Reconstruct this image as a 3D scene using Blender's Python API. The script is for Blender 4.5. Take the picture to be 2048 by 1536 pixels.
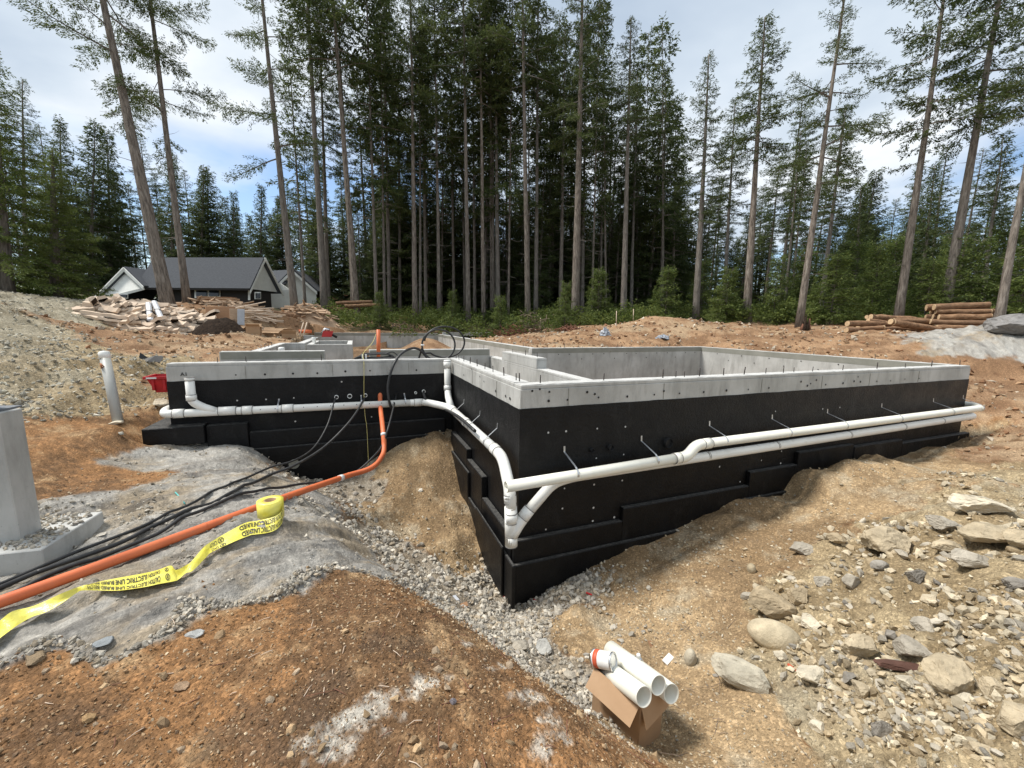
import bpy, bmesh, math, random
import numpy as np
from mathutils import Matrix, Vector, Euler

for o in list(bpy.data.objects): bpy.data.objects.remove(o)
S = bpy.context.scene
COL = S.collection
random.seed(7); RNG = np.random.default_rng(11)

# ---------------------------------------------------------------- camera
FPX, CXP, CYP = 802.0, 1024.0, 768.0
PIT, YAW, ROL = (math.radians(v) for v in (8.49, 21.33, 0.866))
CAM = np.array([0.0, 0.0, 0.60])
_R = np.array([math.cos(YAW), -math.sin(YAW), 0]); _F0 = np.array([math.sin(YAW), math.cos(YAW), 0]); _Z = np.array([0, 0, 1.0])
FW = _F0*math.cos(PIT) - _Z*math.sin(PIT); _U = _F0*math.sin(PIT) + _Z*math.cos(PIT)
RT = _R*math.cos(ROL) + _U*math.sin(ROL); UP = -_R*math.sin(ROL) + _U*math.cos(ROL)
cd = bpy.data.cameras.new('camera'); cam = bpy.data.objects.new('camera', cd); COL.objects.link(cam)
cd.sensor_width = 36; cd.sensor_fit = 'HORIZONTAL'; cd.lens = FPX/2048*36; cd.clip_start = 0.05; cd.clip_end = 9000
cam.matrix_world = Matrix([[RT[i], UP[i], -FW[i], CAM[i]] for i in range(3)] + [[0, 0, 0, 1]])
S.camera = cam

# ---------------------------------------------------------------- light
SUN_EL, SUN_AZ, SUN_STR, SUN_ANG = 58.0, -62.0, 2.9, 14.0     # azimuth: 0 = +Y, positive towards +X
w = bpy.data.worlds.new('World'); S.world = w; w.use_nodes = True
nt = w.node_tree; nt.nodes.clear(); N = nt.nodes.new; L = nt.links.new
def wm(op, a, b=None, c=None):
    n = N('ShaderNodeMath'); n.operation = op
    for i, v in enumerate((a, b, c)):
        if v is None: continue
        if isinstance(v, (int, float)): n.inputs[i].default_value = v
        else: L(v, n.inputs[i])
    return n.outputs[0]
sky = N('ShaderNodeTexSky'); sky.sky_type = 'NISHITA'; sky.sun_disc = False
sky.sun_elevation = math.radians(SUN_EL); sky.sun_rotation = math.radians(SUN_AZ); sky.air_density = 1.0; sky.dust_density = 0.4; sky.ozone_density = 1.5
tc = N('ShaderNodeTexCoord'); sep = N('ShaderNodeSeparateXYZ'); L(tc.outputs['Generated'], sep.inputs[0])
dz = wm('ADD', wm('MAXIMUM', sep.outputs[2], 0.0), 0.16)
comb = N('ShaderNodeCombineXYZ'); L(wm('DIVIDE', sep.outputs[0], dz), comb.inputs[0]); L(wm('DIVIDE', sep.outputs[1], dz), comb.inputs[1])
def wnoise(scale, detail, rough, off, dist=0.0):
    mp = N('ShaderNodeMapping'); mp.inputs['Location'].default_value = off; L(comb.outputs[0], mp.inputs[0])
    n = N('ShaderNodeTexNoise'); n.inputs['Scale'].default_value = scale; n.inputs['Detail'].default_value = detail
    n.inputs['Roughness'].default_value = rough; n.inputs['Distortion'].default_value = dist; L(mp.outputs[0], n.inputs['Vector'])
    return n.outputs[0]
def wramp(v, stops):
    r = N('ShaderNodeValToRGB'); L(v, r.inputs[0]); e = r.color_ramp.elements
    while len(e) < len(stops): e.new(0.5)
    for k, (p, c) in enumerate(stops): e[k].position = p; e[k].color = (*c, 1) if len(c) == 3 else c
    return r.outputs[0]
cover = wnoise(0.62, 6, 0.5, (1.7, 0.35, 0.0), 0.15)
elev = wm('MULTIPLY', wm('MINIMUM', wm('MAXIMUM', wm('SUBTRACT', sep.outputs[2], 0.17), 0.0), 0.35), 0.95)   # fewer gaps high up, as a flat layer shows
mask = wramp(wm('ADD', cover, elev), [(0.47, (0, 0, 0)), (0.60, (1, 1, 1))])
shade = wramp(wnoise(0.9, 6, 0.52, (4.2, 1.3, 2.0), 0.2), [(0.30, (2.9, 3.5, 4.3)), (0.46, (4.1, 4.65, 5.25)), (0.62, (5.7, 6.0, 6.3))])
mx = N('ShaderNodeMix'); mx.data_type = 'RGBA'; L(mask, mx.inputs['Factor']); L(sky.outputs[0], mx.inputs['A']); L(shade, mx.inputs['B'])
bg = N('ShaderNodeBackground'); bg.inputs['Strength'].default_value = 0.10; L(mx.outputs['Result'], bg.inputs[0])
wo = N('ShaderNodeOutputWorld'); L(bg.outputs[0], wo.inputs[0])
sd = bpy.data.lights.new('sun', 'SUN'); sd.energy = SUN_STR; sd.angle = math.radians(SUN_ANG); sd.color = (1.0, 0.96, 0.90)
sun = bpy.data.objects.new('sun', sd); COL.objects.link(sun); sun.location = (0, 0, 40)
_e, _a = math.radians(SUN_EL), math.radians(SUN_AZ)
sdir = Vector((math.sin(_a)*math.cos(_e), math.cos(_a)*math.cos(_e), math.sin(_e)))
sun.rotation_euler = sdir.to_track_quat('Z', 'Y').to_euler()
S.view_settings.view_transform = 'Standard'; S.view_settings.look = 'None'; S.view_settings.exposure = 0.82; S.view_settings.gamma = 1.0
S.view_settings.use_curve_mapping = False
S.render.engine = 'CYCLES'; S.cycles.use_denoising = True; S.cycles.max_bounces = 6; S.cycles.diffuse_bounces = 3; S.cycles.glossy_bounces = 3
S.cycles.transmission_bounces = 3; S.cycles.transparent_max_bounces = 4

# ---------------------------------------------------------------- measuring the photograph (2048 x 1536 pixels) in metres
def ray(x, y): return (x-CXP)/FPX*RT - (y-CYP)/FPX*UP + FW
def atz(x, y, z): d = ray(x, y); return CAM + d*((z-CAM[2])/d[2])
def aty(x, y, Y): d = ray(x, y); return CAM + d*(Y/d[1])
def atx(x, y, X): d = ray(x, y); return CAM + d*(X/d[0])
def atd(x, y, D): return CAM + ray(x, y)*D

# ---------------------------------------------------------------- materials
MATS = {}
class NT:
    def __init__(s, name):
        s.m = bpy.data.materials.new(name); s.m.use_nodes = True; s.t = s.m.node_tree; s.t.nodes.clear()
        s.out = s.t.nodes.new('ShaderNodeOutputMaterial'); s.b = s.t.nodes.new('ShaderNodeBsdfPrincipled'); s.t.links.new(s.b.outputs[0], s.out.inputs[0])
        MATS[name] = s.m
    def n(s, t): return s.t.nodes.new(t)
    def l(s, a, b): s.t.links.new(a, b)
    def setv(s, inp, v):
        if isinstance(v, (int, float)): inp.default_value = v
        elif isinstance(v, (tuple, list)): inp.default_value = (*v, 1) if (len(v) == 3 and inp.type == 'RGBA') else v
        else: s.l(v, inp)
    def coord(s, kind='Object', scale=None, rot=None):
        c = s.n('ShaderNodeTexCoord').outputs[kind]
        if scale is None and rot is None: return c
        m = s.n('ShaderNodeMapping'); s.l(c, m.inputs[0])
        if scale is not None: m.inputs['Scale'].default_value = scale
        if rot is not None: m.inputs['Rotation'].default_value = rot
        return m.outputs[0]
    def noise(s, vec, scale, detail=4, rough=0.55, dist=0.0):
        n = s.n('ShaderNodeTexNoise'); s.l(vec, n.inputs['Vector']); n.inputs['Scale'].default_value = scale; n.inputs['Detail'].default_value = detail
        n.inputs['Roughness'].default_value = rough; n.inputs['Distortion'].default_value = dist; return n.outputs[0]
    def voro(s, vec, scale, feat='F1', out=0):
        n = s.n('ShaderNodeTexVoronoi'); n.feature = feat; s.l(vec, n.inputs['Vector']); n.inputs['Scale'].default_value = scale; return n.outputs[out]
    def ramp(s, v, stops):
        r = s.n('ShaderNodeValToRGB'); s.l(v, r.inputs[0]); e = r.color_ramp.elements
        while len(e) < len(stops): e.new(0.5)
        for k, (p, c) in enumerate(stops): e[k].position = p; e[k].color = (c, c, c, 1) if isinstance(c, (int, float)) else (*c, 1)
        return r.outputs[0]
    def mix(s, f, a, b, mode='MIX'):
        n = s.n('ShaderNodeMix'); n.data_type = 'RGBA'; n.blend_type = mode
        s.setv(n.inputs['Factor'], f); s.setv(n.inputs['A'], a); s.setv(n.inputs['B'], b); return n.outputs['Result']
    def math(s, op, a, b=None):
        n = s.n('ShaderNodeMath'); n.operation = op; s.setv(n.inputs[0], a)
        if b is not None: s.setv(n.inputs[1], b)
        return n.outputs[0]
    def attr(s, name, out='Fac'):
        n = s.n('ShaderNodeAttribute'); n.attribute_name = name; return n.outputs[out]
    def rnd(s): return s.n('ShaderNodeObjectInfo').outputs['Random']
    def bump(s, h, strength, dist=0.01, prev=None):
        n = s.n('ShaderNodeBump'); s.l(h, n.inputs['Height']); n.inputs['Strength'].default_value = strength; n.inputs['Distance'].default_value = dist
        if prev is not None: s.l(prev, n.inputs['Normal'])
        return n.outputs[0]
    def fin(s, color, rough=0.8, normal=None, spec=0.4, metal=0.0, **kw):
        s.setv(s.b.inputs['Base Color'], color); s.setv(s.b.inputs['Roughness'], rough); s.b.inputs['Specular IOR Level'].default_value = spec
        s.b.inputs['Metallic'].default_value = metal
        if normal is not None: s.l(normal, s.b.inputs['Normal'])
        return s.m

def simple(name, col, rough=0.6, var=0.15, scale=6.0, spec=0.4, bump=0.0, metal=0.0, dirt=None, dirt_amt=0.4):
    m = NT(name); v = m.coord(); n = m.noise(v, scale, 6, 0.6)
    lo = tuple(c*(1-var) for c in col); hi = tuple(min(1, c*(1+var)) for c in col)
    c = m.ramp(n, [(0.3, lo), (0.7, hi)])
    if dirt is not None:
        c = m.mix(m.ramp(m.noise(v, scale*1.7, 8, 0.65), [(0.48, 0.0), (0.72, dirt_amt)]), c, dirt)
    nm = m.bump(m.noise(v, scale*8, 4), bump, 0.01) if bump else None
    return m.fin(c, rough, nm, spec, metal)

# ---------------------------------------------------------------- mesh helpers
class MB:
    def __init__(s): s.v, s.f, s.sm = [], [], []
    def add(s, vs, fs, smooth=False):
        k = len(s.v); s.v.extend([tuple(map(float, p)) for p in vs]); s.f.extend([tuple(i+k for i in f) for f in fs]); s.sm.extend([smooth]*len(fs)); return s
    def box(s, x0, x1, y0, y1, z0, z1):
        return s.add([(x0,y0,z0),(x1,y0,z0),(x1,y1,z0),(x0,y1,z0),(x0,y0,z1),(x1,y0,z1),(x1,y1,z1),(x0,y1,z1)],
                     [(3,2,1,0),(4,5,6,7),(0,1,5,4),(1,2,6,5),(2,3,7,6),(3,0,4,7)])
    def obox(s, c, ax, ay, az):        # centre and three half-axis vectors
        c, ax, ay, az = map(np.array, (c, ax, ay, az)); vs = []
        for k in (-1, 1):
            for i, j in ((-1,-1),(1,-1),(1,1),(-1,1)): vs.append(c+i*ax+j*ay+k*az)
        return s.add(vs, [(3,2,1,0),(4,5,6,7),(0,1,5,4),(1,2,6,5),(2,3,7,6),(3,0,4,7)])
    def prism(s, pts, off):             # polygon extruded by a vector
        n = len(pts); pts = [np.array(p, float) for p in pts]; off = np.array(off, float)
        return s.add(pts+[p+off for p in pts], [tuple(range(n))[::-1], tuple(range(n, 2*n))]+[(i, (i+1) % n, n+(i+1) % n, n+i) for i in range(n)])
    def tube(s, path, r, n=10, caps=True, smooth=True):
        P = [np.array(p, float) for p in path]; m = len(P); rs = r if hasattr(r, '__len__') else [r]*m
        T = [P[min(i+1, m-1)]-P[max(i-1, 0)] for i in range(m)]; T = [t/(np.linalg.norm(t)+1e-12) for t in T]
        a = np.array([0, 0, 1.0]) if abs(T[0][2]) < 0.9 else np.array([1.0, 0, 0]); u = np.cross(T[0], a); u /= np.linalg.norm(u)
        vs, fs = [], []
        for i in range(m):
            u = u-T[i]*np.dot(u, T[i]); u /= np.linalg.norm(u); v = np.cross(T[i], u)
            for k in range(n):
                t = 2*math.pi*k/n; vs.append(P[i]+rs[i]*(math.cos(t)*u+math.sin(t)*v))
        for i in range(m-1):
            for k in range(n): fs.append((i*n+k, i*n+(k+1) % n, (i+1)*n+(k+1) % n, (i+1)*n+k))
        s.add(vs, fs, smooth)
        if caps:
            b = len(s.v)-len(vs); s.f += [tuple(b+k for k in range(n))[::-1], tuple(b+(m-1)*n+k for k in range(n))]; s.sm += [False, False]
        return s
    def pipe(s, a, b, r, t=0.006, n=24):    # hollow straight pipe
        a, b = np.array(a, float), np.array(b, float); T = (b-a)/np.linalg.norm(b-a)
        h = np.array([0, 0, 1.0]) if abs(T[2]) < 0.9 else np.array([1.0, 0, 0]); u = np.cross(T, h); u /= np.linalg.norm(u); v = np.cross(T, u)
        ring = lambda c, q: [c+q*(math.cos(2*math.pi*k/n)*u+math.sin(2*math.pi*k/n)*v) for k in range(n)]
        vs = ring(a, r)+ring(b, r)+ring(b, r-t)+ring(a, r-t); fs = []
        for q in range(4):
            for k in range(n): fs.append((q*n+k, q*n+(k+1) % n, ((q+1) % 4)*n+(k+1) % n, ((q+1) % 4)*n+k))
        s.add(vs, fs, True); return s
    def build(s, name, mat=None, parent=None, bevel=0.0):
        me = bpy.data.meshes.new(name); me.from_pydata(s.v, [], s.f); me.polygons.foreach_set('use_smooth', s.sm); me.update()
        if bevel:
            bm = bmesh.new(); bm.from_mesh(me); bmesh.ops.recalc_face_normals(bm, faces=bm.faces)
            bmesh.ops.bevel(bm, geom=[e for e in bm.edges if e.calc_face_angle(0) > 0.6], offset=bevel, segments=1, affect='EDGES', clamp_overlap=True); bm.to_mesh(me); bm.free()
        o = bpy.data.objects.new(name, me); COL.objects.link(o)
        if mat: me.materials.append(MATS[mat] if isinstance(mat, str) else mat)
        if parent: keep(o, parent)
        return o

def keep(o, parent, local=False):
    o.parent = parent
    if not local: o.matrix_parent_inverse = Matrix.Translation(-parent.location)
    return o
def tag(o, label=None, cat=None, group=None, kind=None):
    if label: o['label'] = label
    if cat: o['category'] = cat
    if group: o['group'] = group
    if kind or cat: o['kind'] = kind or 'thing'
    return o
def empty(name, loc=(0, 0, 0), label=None, cat=None, group=None):
    o = bpy.data.objects.new(name, None); COL.objects.link(o); o.location = [float(v) for v in loc]; o.empty_display_size = 0.1
    return tag(o, label, cat, group)
def inst(src, name, parent=None, M=None, local=False):
    o = bpy.data.objects.new(name, src.data if hasattr(src, 'data') and not isinstance(src, bpy.types.Mesh) else src); COL.objects.link(o)
    if M is not None: o.matrix_basis = M
    if parent: keep(o, parent, local)
    return o
def np_mesh(name, V, Fq, mat=None, parent=None, smooth=False, col=None):
    """mesh from arrays: V (n,3), Fq (m,k)"""
    me = bpy.data.meshes.new(name); V = np.ascontiguousarray(V, np.float32); Fq = np.ascontiguousarray(Fq, np.int32); m, k = Fq.shape
    me.vertices.add(len(V)); me.vertices.foreach_set('co', V.ravel()); me.loops.add(m*k); me.loops.foreach_set('vertex_index', Fq.ravel())
    me.polygons.add(m); me.polygons.foreach_set('loop_start', np.arange(0, m*k, k, dtype=np.int32)); me.polygons.foreach_set('loop_total', np.full(m, k, np.int32))
    me.polygons.foreach_set('use_smooth', np.full(m, smooth)); me.update(calc_edges=True)
    if col is not None:
        a = me.color_attributes.new('col', 'FLOAT_COLOR', 'POINT'); c = np.ones((len(V), 4), np.float32); c[:, :3] = col; a.data.foreach_set('color', c.ravel())
    if mat: me.materials.append(MATS[mat] if isinstance(mat, str) else mat)
    o = bpy.data.objects.new(name, me); COL.objects.link(o)
    if parent: keep(o, parent)
    return o

# vectorised lattice noise
_perm = RNG.integers(0, 1 << 30, 4096)
def vnoise(x, y, seed=0):
    xi, yi = np.floor(x).astype(np.int64), np.floor(y).astype(np.int64); fx, fy = x-xi, y-yi
    fx = fx*fx*fx*(fx*(fx*6-15)+10); fy = fy*fy*fy*(fy*(fy*6-15)+10)
    def h(a, b): return (_perm[(a*1619+b*31337+seed*6971+_perm[(a*7+b*13+seed) & 4095]) & 4095] & 0xffff)/65535.0
    return (h(xi, yi)*(1-fx)+h(xi+1, yi)*fx)*(1-fy)+(h(xi, yi+1)*(1-fx)+h(xi+1, yi+1)*fx)*fy
def fbm(x, y, oct=5, seed=0, rough=0.5):
    t, a, n = 0, 1.0, 0
    for k in range(oct): t = t+a*(vnoise(x*2**k+17.3*k, y*2**k-9.1*k, seed+k)*2-1); n += a; a *= rough
    return t/n
def ridged(x, y, oct=4, seed=0):
    t, a, n = 0, 1.0, 0
    for k in range(oct): t = t+a*(1-np.abs(vnoise(x*2**k+3.3*k, y*2**k+7.7*k, seed+k)*2-1)*2); n += a; a *= 0.5
    return t/n
# ---------------------------------------------------------------- ground
CP = []
def cp(x, y, z, c): p = atz(x, y, z); CP.append((p[0], p[1], z, c))
def cdp(x, y, d, c): p = atd(x, y, d); CP.append((p[0], p[1], p[2], c))
def cw(x, y, z, c): CP.append((x, y, z, c))
# classes: B brown soil, R grey bedrock, S tan sand, G grey gravel, L rocky tan rubble, O orange dirt, F forest floor
for x, y, z in ((0,1536,-1.0),(300,1536,-.97),(600,1536,-.95),(900,1536,-.97),(1080,1536,-1.02),(0,1420,-1.02),(300,1370,-1.03),(600,1350,-.955),(850,1350,-.975),(720,1245,-1.02),(480,1330,-1.0),(900,1310,-1.03),
                (1000,1430,-1.0),(500,1240,-1.08),(690,1185,-1.12),(765,1158,-1.14),(850,1212,-1.14),(950,1285,-1.12),(1060,1365,-1.10),(1150,1450,-1.09),(1215,1536,-1.08),(400,1450,-.98)): cp(x, y, z, 'B')
for x, y, z in ((930,1232,-2.05),(1010,1280,-2.03),(1090,1340,-1.96),(1150,1400,-1.9),(760,1105,-1.95),(700,1000,-1.93),(850,1140,-2.05),(950,1190,-2.25),(1010,1215,-2.28),(1050,1240,-2.1),(640,960,-1.9)): cp(x, y, z, 'G')
for x, y, z in ((1150,1260,-2.05),(1300,1200,-2.0),(1300,1320,-1.93),(1420,1250,-1.88),(1400,1400,-1.82),(1300,1500,-1.84),(1420,1500,-1.76),(1500,1500,-1.66),(800,1050,-1.98),(780,930,-1.62),(850,950,-1.62),(900,1000,-1.85),
                (900,1090,-2.05),(810,980,-1.78),(1600,955,-1.42),(1650,1000,-1.55),(1500,1050,-1.78),(1300,1120,-2.0),(1400,1140,-1.88),(1600,1090,-1.62),(1750,1000,-1.36),(1900,945,-1.3),(1740,945,-1.27),(1520,1130,-1.75),(1680,925,-1.24),(1640,960,-1.36)): cp(x, y, z, 'S')
cw(1.2,6.6,-1.3,'S'); cw(.6,6.6,-1.42,'S'); cw(.2,6.6,-1.62,'G'); cw(-.2,6.65,-1.85,'G'); cw(-.6,6.7,-1.85,'G'); cw(-.95,6.7,-1.7,'G'); cw(-1.4,6.7,-1.3,'R')
cw(1.4,5.6,-1.92,'S'); cw(1.4,4.8,-2.14,'S'); cw(1.35,4.0,-2.38,'G'); cw(1.35,3.45,-2.34,'G'); cw(2.0,3.3,-2.12,'G')
for x, z in ((2.9,-1.92),(4.0,-1.78),(4.9,-1.66),(5.5,-1.66),(6.2,-1.42),(7.0,-1.33),(7.7,-1.36),(8.3,-1.42),(9.4,-1.40),(10.4,-1.42)): cw(x, 3.44, z, 'S')
for x, y, z in ((480,897,-1.14),(400,905,-1.14),(300,925,-1.13),(550,950,-1.18),(600,1000,-1.17),(655,1060,-1.21),(715,1128,-1.24),(550,1050,-1.03),(400,1000,-1.04),(300,1050,-1.03),(220,1010,-1.02),(400,1120,-1.03),
                (600,1120,-1.08),(500,1180,-1.05),(200,1190,-1.0),(0,1180,-.97),(0,1300,-1.0),(250,1280,-1.03),(100,1140,-1.12),(40,1140,-1.10),(160,1120,-1.08)): cp(x, y, z, 'R')
for x, y, z in ((180,950,-.98),(100,900,-.85),(270,880,-1.0),(160,860,-.80),(235,848,-.74)): cp(x, y, z, 'B')
for x, y, z in ((50,800,-.58),(150,790,-.5),(290,815,-.78),(310,765,-.55),(250,720,-.15),(180,760,-.35)): cp(x, y, z, 'L')
for x, y, d in ((330,700,9),(430,694,10.3),(300,680,9.8),(480,670,12.5),(200,655,10.8),(120,645,10.5)): cdp(x, y, d, 'O')
for x, y, d in ((100,700,7.2),(0,720,6.2),(0,665,8.4),(80,672,8.6),(0,625,10.8),(100,622,12)): cdp(x, y, d, 'L')
for x, y, d in ((0,588,12),(-60,600,9),(150,600,14)): cdp(x, y, d, 'L')
for x, y, d in ((250,604,16),(350,606,16.5),(480,612,16.5),(560,632,17),(640,656,19),(700,657,23),(330,668,13.4),(420,672,13)): cdp(x, y, d, 'O')
for x, y, z in ((1990,745,-.35),(2010,800,-.72),(2010,850,-1.0),(2040,900,-1.08),(1960,870,-1.22)): cp(x, y, z, 'O')
for x, y, z in ((1700,1110,-1.5),(1850,1050,-1.25),(2000,1050,-1.08),(2045,1150,-.98),(1900,1150,-1.17),(1750,1210,-1.45),(1600,1210,-1.66),(1550,1330,-1.66),(1700,1350,-1.5),(1850,1300,-1.3),(2000,1290,-1.08),(2045,1450,-1.08),
                (1850,1450,-1.36),(1700,1500,-1.5),(2040,1536,-1.15),(1930,1020,-1.16)): cp(x, y, z, 'L')
for q in ((0,0,-.96,'B'),(.5,-.6,-1.0,'B'),(-1.5,0.3,-.95,'B'),(-2,-2,-.9,'B'),(1.1,.1,-1.2,'B'),(2.2,.2,-1.25,'L'),(3.5,0,-.95,'L'),(5,1.2,-.9,'L'),(0,-4,-.9,'B'),(5,-5,-.9,'L'),(-6,-5,-.8,'B'),(-4,2.2,-.85,'R'),
          (-5.5,4.5,-.3,'L'),(-7,1,-.5,'L'),(-9,7,.7,'L'),(-14,4,1.2,'L'),(7.5,2.0,-1.1,'L'),(10,1,-.8,'L'),(13,3,-.9,'O'),(16,-2,-.5,'O'),(20,8,.3,'O'),(12,6.2,-.45,'O'),(10.6,9.9,-.08,'O'),(6,10.1,-.1,'O'),(4.8,12,-.05,'O'),(6,18,-.1,'O'),(6.5,21,-.35,'O'),
          (9.3,22,.2,'O'),(3,25,.35,'O'),(-3.2,12,-.02,'O'),(-2.6,10.5,-.06,'O'),(-3,19,.12,'O'),(-2.3,14,-.05,'O'),(-2.3,17,.0,'O'),(-2.9,8,-.3,'O'),(-6,13,.3,'O'),(-2.75,6.6,-1.05,'B'),(20,-20,-.5,'O'),(-20,-20,.5,'O'),(0,-30,-.5,'O')): cw(*q)
for x, y, d in ((1150,668,16),(1310,633,17),(1380,642,17),(1240,652,17.5),(1500,652,18),(1480,684,12.5),(1700,694,12),(1700,655,17),(1860,650,17),(1620,660,16)): cdp(x, y, d, 'O')
for x, y, d in ((1950,688,10.5),(2045,640,12),(1990,655,13.5),(2060,700,10)): cdp(x, y, d, 'R')
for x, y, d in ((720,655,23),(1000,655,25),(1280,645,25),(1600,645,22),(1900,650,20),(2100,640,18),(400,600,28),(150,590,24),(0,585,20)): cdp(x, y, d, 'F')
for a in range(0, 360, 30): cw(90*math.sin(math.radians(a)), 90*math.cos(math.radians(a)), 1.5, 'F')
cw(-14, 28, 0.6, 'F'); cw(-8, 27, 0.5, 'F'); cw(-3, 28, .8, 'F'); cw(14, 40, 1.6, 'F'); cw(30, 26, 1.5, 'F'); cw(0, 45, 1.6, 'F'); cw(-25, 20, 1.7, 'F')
PX = np.array([[c[0], c[1]] for c in CP]); PZ = np.array([c[2] for c in CP]); PC = np.array([c[3] for c in CP])
_n = len(PX); _K = np.sqrt(((PX[:, None]-PX[None])**2).sum(-1)+0.0025) + np.eye(_n)*-0.002
_A = np.block([[_K, np.ones((_n, 1)), PX], [np.vstack([np.ones((1, _n)), PX.T]), np.zeros((3, 3))]])
_w = np.linalg.solve(_A, np.concatenate([PZ, np.zeros(3)]))
CLS = 'BRSGLOF'
FOOT = [(1.6, 10.05, 3.72, 9.5), (-2.34, 4.3, 6.84, 9.2), (-1.85, 4.3, 9.1, 22.1), (4.0, 8.6, 21.0, 22.4)]
def in_foot(x, y):
    m = np.zeros(x.shape, bool)
    for a, b, c, d in FOOT: m |= (x > a) & (x < b) & (y > c) & (y < d)
    return m
def ground(x, y, fine=True):
    """height and class weights at world points"""
    x = np.atleast_1d(np.asarray(x, float)); y = np.atleast_1d(np.asarray(y, float)); Zs, Ws = [], []
    P2 = PX.astype(np.float32); pp = (P2**2).sum(1); wf = _w[:_n].astype(np.float32); ind = np.stack([(PC == c) for c in CLS], 1).astype(np.float32)
    for s in range(0, len(x), 40000):
        q = np.stack([x[s:s+40000], y[s:s+40000]], 1); q32 = q.astype(np.float32)
        d2 = np.maximum((q32**2).sum(1)[:, None]+pp[None]-2*q32@P2.T, 0)
        Zs.append((np.sqrt(d2+np.float32(0.0025))@wf).astype(float)+_w[_n]+q@_w[_n+1:])
        rr = np.clip(np.hypot(q[:, 0], q[:, 1]), 1, 60)
        qw = (q+np.stack([fbm(q[:, 0]*1.7, q[:, 1]*1.7, 4, 50), fbm(q[:, 0]*1.7, q[:, 1]*1.7, 4, 60)], 1)*0.16*np.clip(rr/3, .6, 4)[:, None]).astype(np.float32)
        d2 = np.maximum((qw**2).sum(1)[:, None]+pp[None]-2*qw@P2.T, 0)
        t = 1/(d2/(rr.astype(np.float32)[:, None]**2)+np.float32(1e-4)); wt = t*t*np.sqrt(t)
        W = wt@ind; Ws.append(W/W.sum(1, keepdims=True))
    z = np.concatenate(Zs); W = np.concatenate(Ws)
    r = np.hypot(x, y); far = np.clip(r/4, .5, 3)
    wB, wR, wS, wG, wL, wO, wF = W.T
    z = z+0.05*fbm(x*0.9, y*0.9, 3, 1)*np.clip(r/3, .4, 2.5)*(1-.5*wS)
    # bedrock: long foliated ribs and broken ledges; the strata run up to the right
    u, v = x*0.80+y*0.60, -x*0.60+y*0.80
    z = z+wR*(0.065*ridged(u*0.8, v*2.6, 5, 9)+0.03*ridged(u*2.2, v*8, 4, 19)-0.045*np.clip(fbm(u*1.3, v*3.1, 4, 29)*3, 0, 1)-.018*np.clip(ridged(u*1.4, v*4.2, 4, 251)-.55, 0, 1)*4+.006*fbm(u*9, v*22, 4, 33))
    z = z+(wL+.3*wG)*(0.085*ridged(x*2.2, y*2.2, 4, 39)+.05*fbm(x*5, y*5, 4, 49))
    z = z+wS*(0.075*fbm(x*1.5, y*1.5, 3, 57)+0.06*ridged(x*1.9, y*1.9, 4, 59)*np.clip(.5+fbm(x*.9, y*.9, 2, 63)*2, 0, 1.3)+0.012*fbm(x*9, y*9, 4, 69))
    z = z+wO*(0.07*fbm(x*1.1, y*1.1, 4, 79)+0.03*ridged(x*3, y*3, 3, 89))
    if fine:
        z = z+(wB+.6*wL+.7*wG+.3*wS+.25*wR+.4*wO)*(0.012*fbm(x*16, y*16, 4, 99)+0.006*vnoise(x*70, y*70, 3))
        z = z+wB*0.02*fbm(x*5, y*5, 3, 109)
    inside = in_foot(x, y)
    if inside.any():
        zi = np.where(y > 9.5, -0.75, -1.75)+0.06*fbm(x*1.5, y*1.5, 4, 5)+0.75*np.exp(-((x-2.6)**2/1.2+(y-16)**2/3.0))
        z = np.where(inside, zi, z)
    return z, W
th_front = np.linspace(-63, 63, 721); th_back = np.linspace(63, 297, 60)[1:-1]
th = np.radians(np.concatenate([th_front, th_back])+math.degrees(YAW))
rad = np.concatenate([[0.02, .25, .45], np.geomspace(0.62, 30, 500), np.geomspace(31, 4000, 60)])
TH, RA = np.meshgrid(th, rad); gx = (RA*np.sin(TH)).ravel(); gy = (RA*np.cos(TH)).ravel()
gzv, gw = ground(gx, gy)
gzv = np.where(np.hypot(gx, gy) > 95, 1.5-np.clip(np.hypot(gx, gy)-95, 0, 3000)*.004, gzv)
nth, nr = len(th), len(rad)
ii, jj = np.meshgrid(np.arange(nr-1), np.arange(nth), indexing='ij'); j2 = (jj+1) % nth
quads = np.stack([ii*nth+jj, ii*nth+j2, (ii+1)*nth+j2, (ii+1)*nth+jj], -1).reshape(-1, 4)[:, ::-1]

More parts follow.
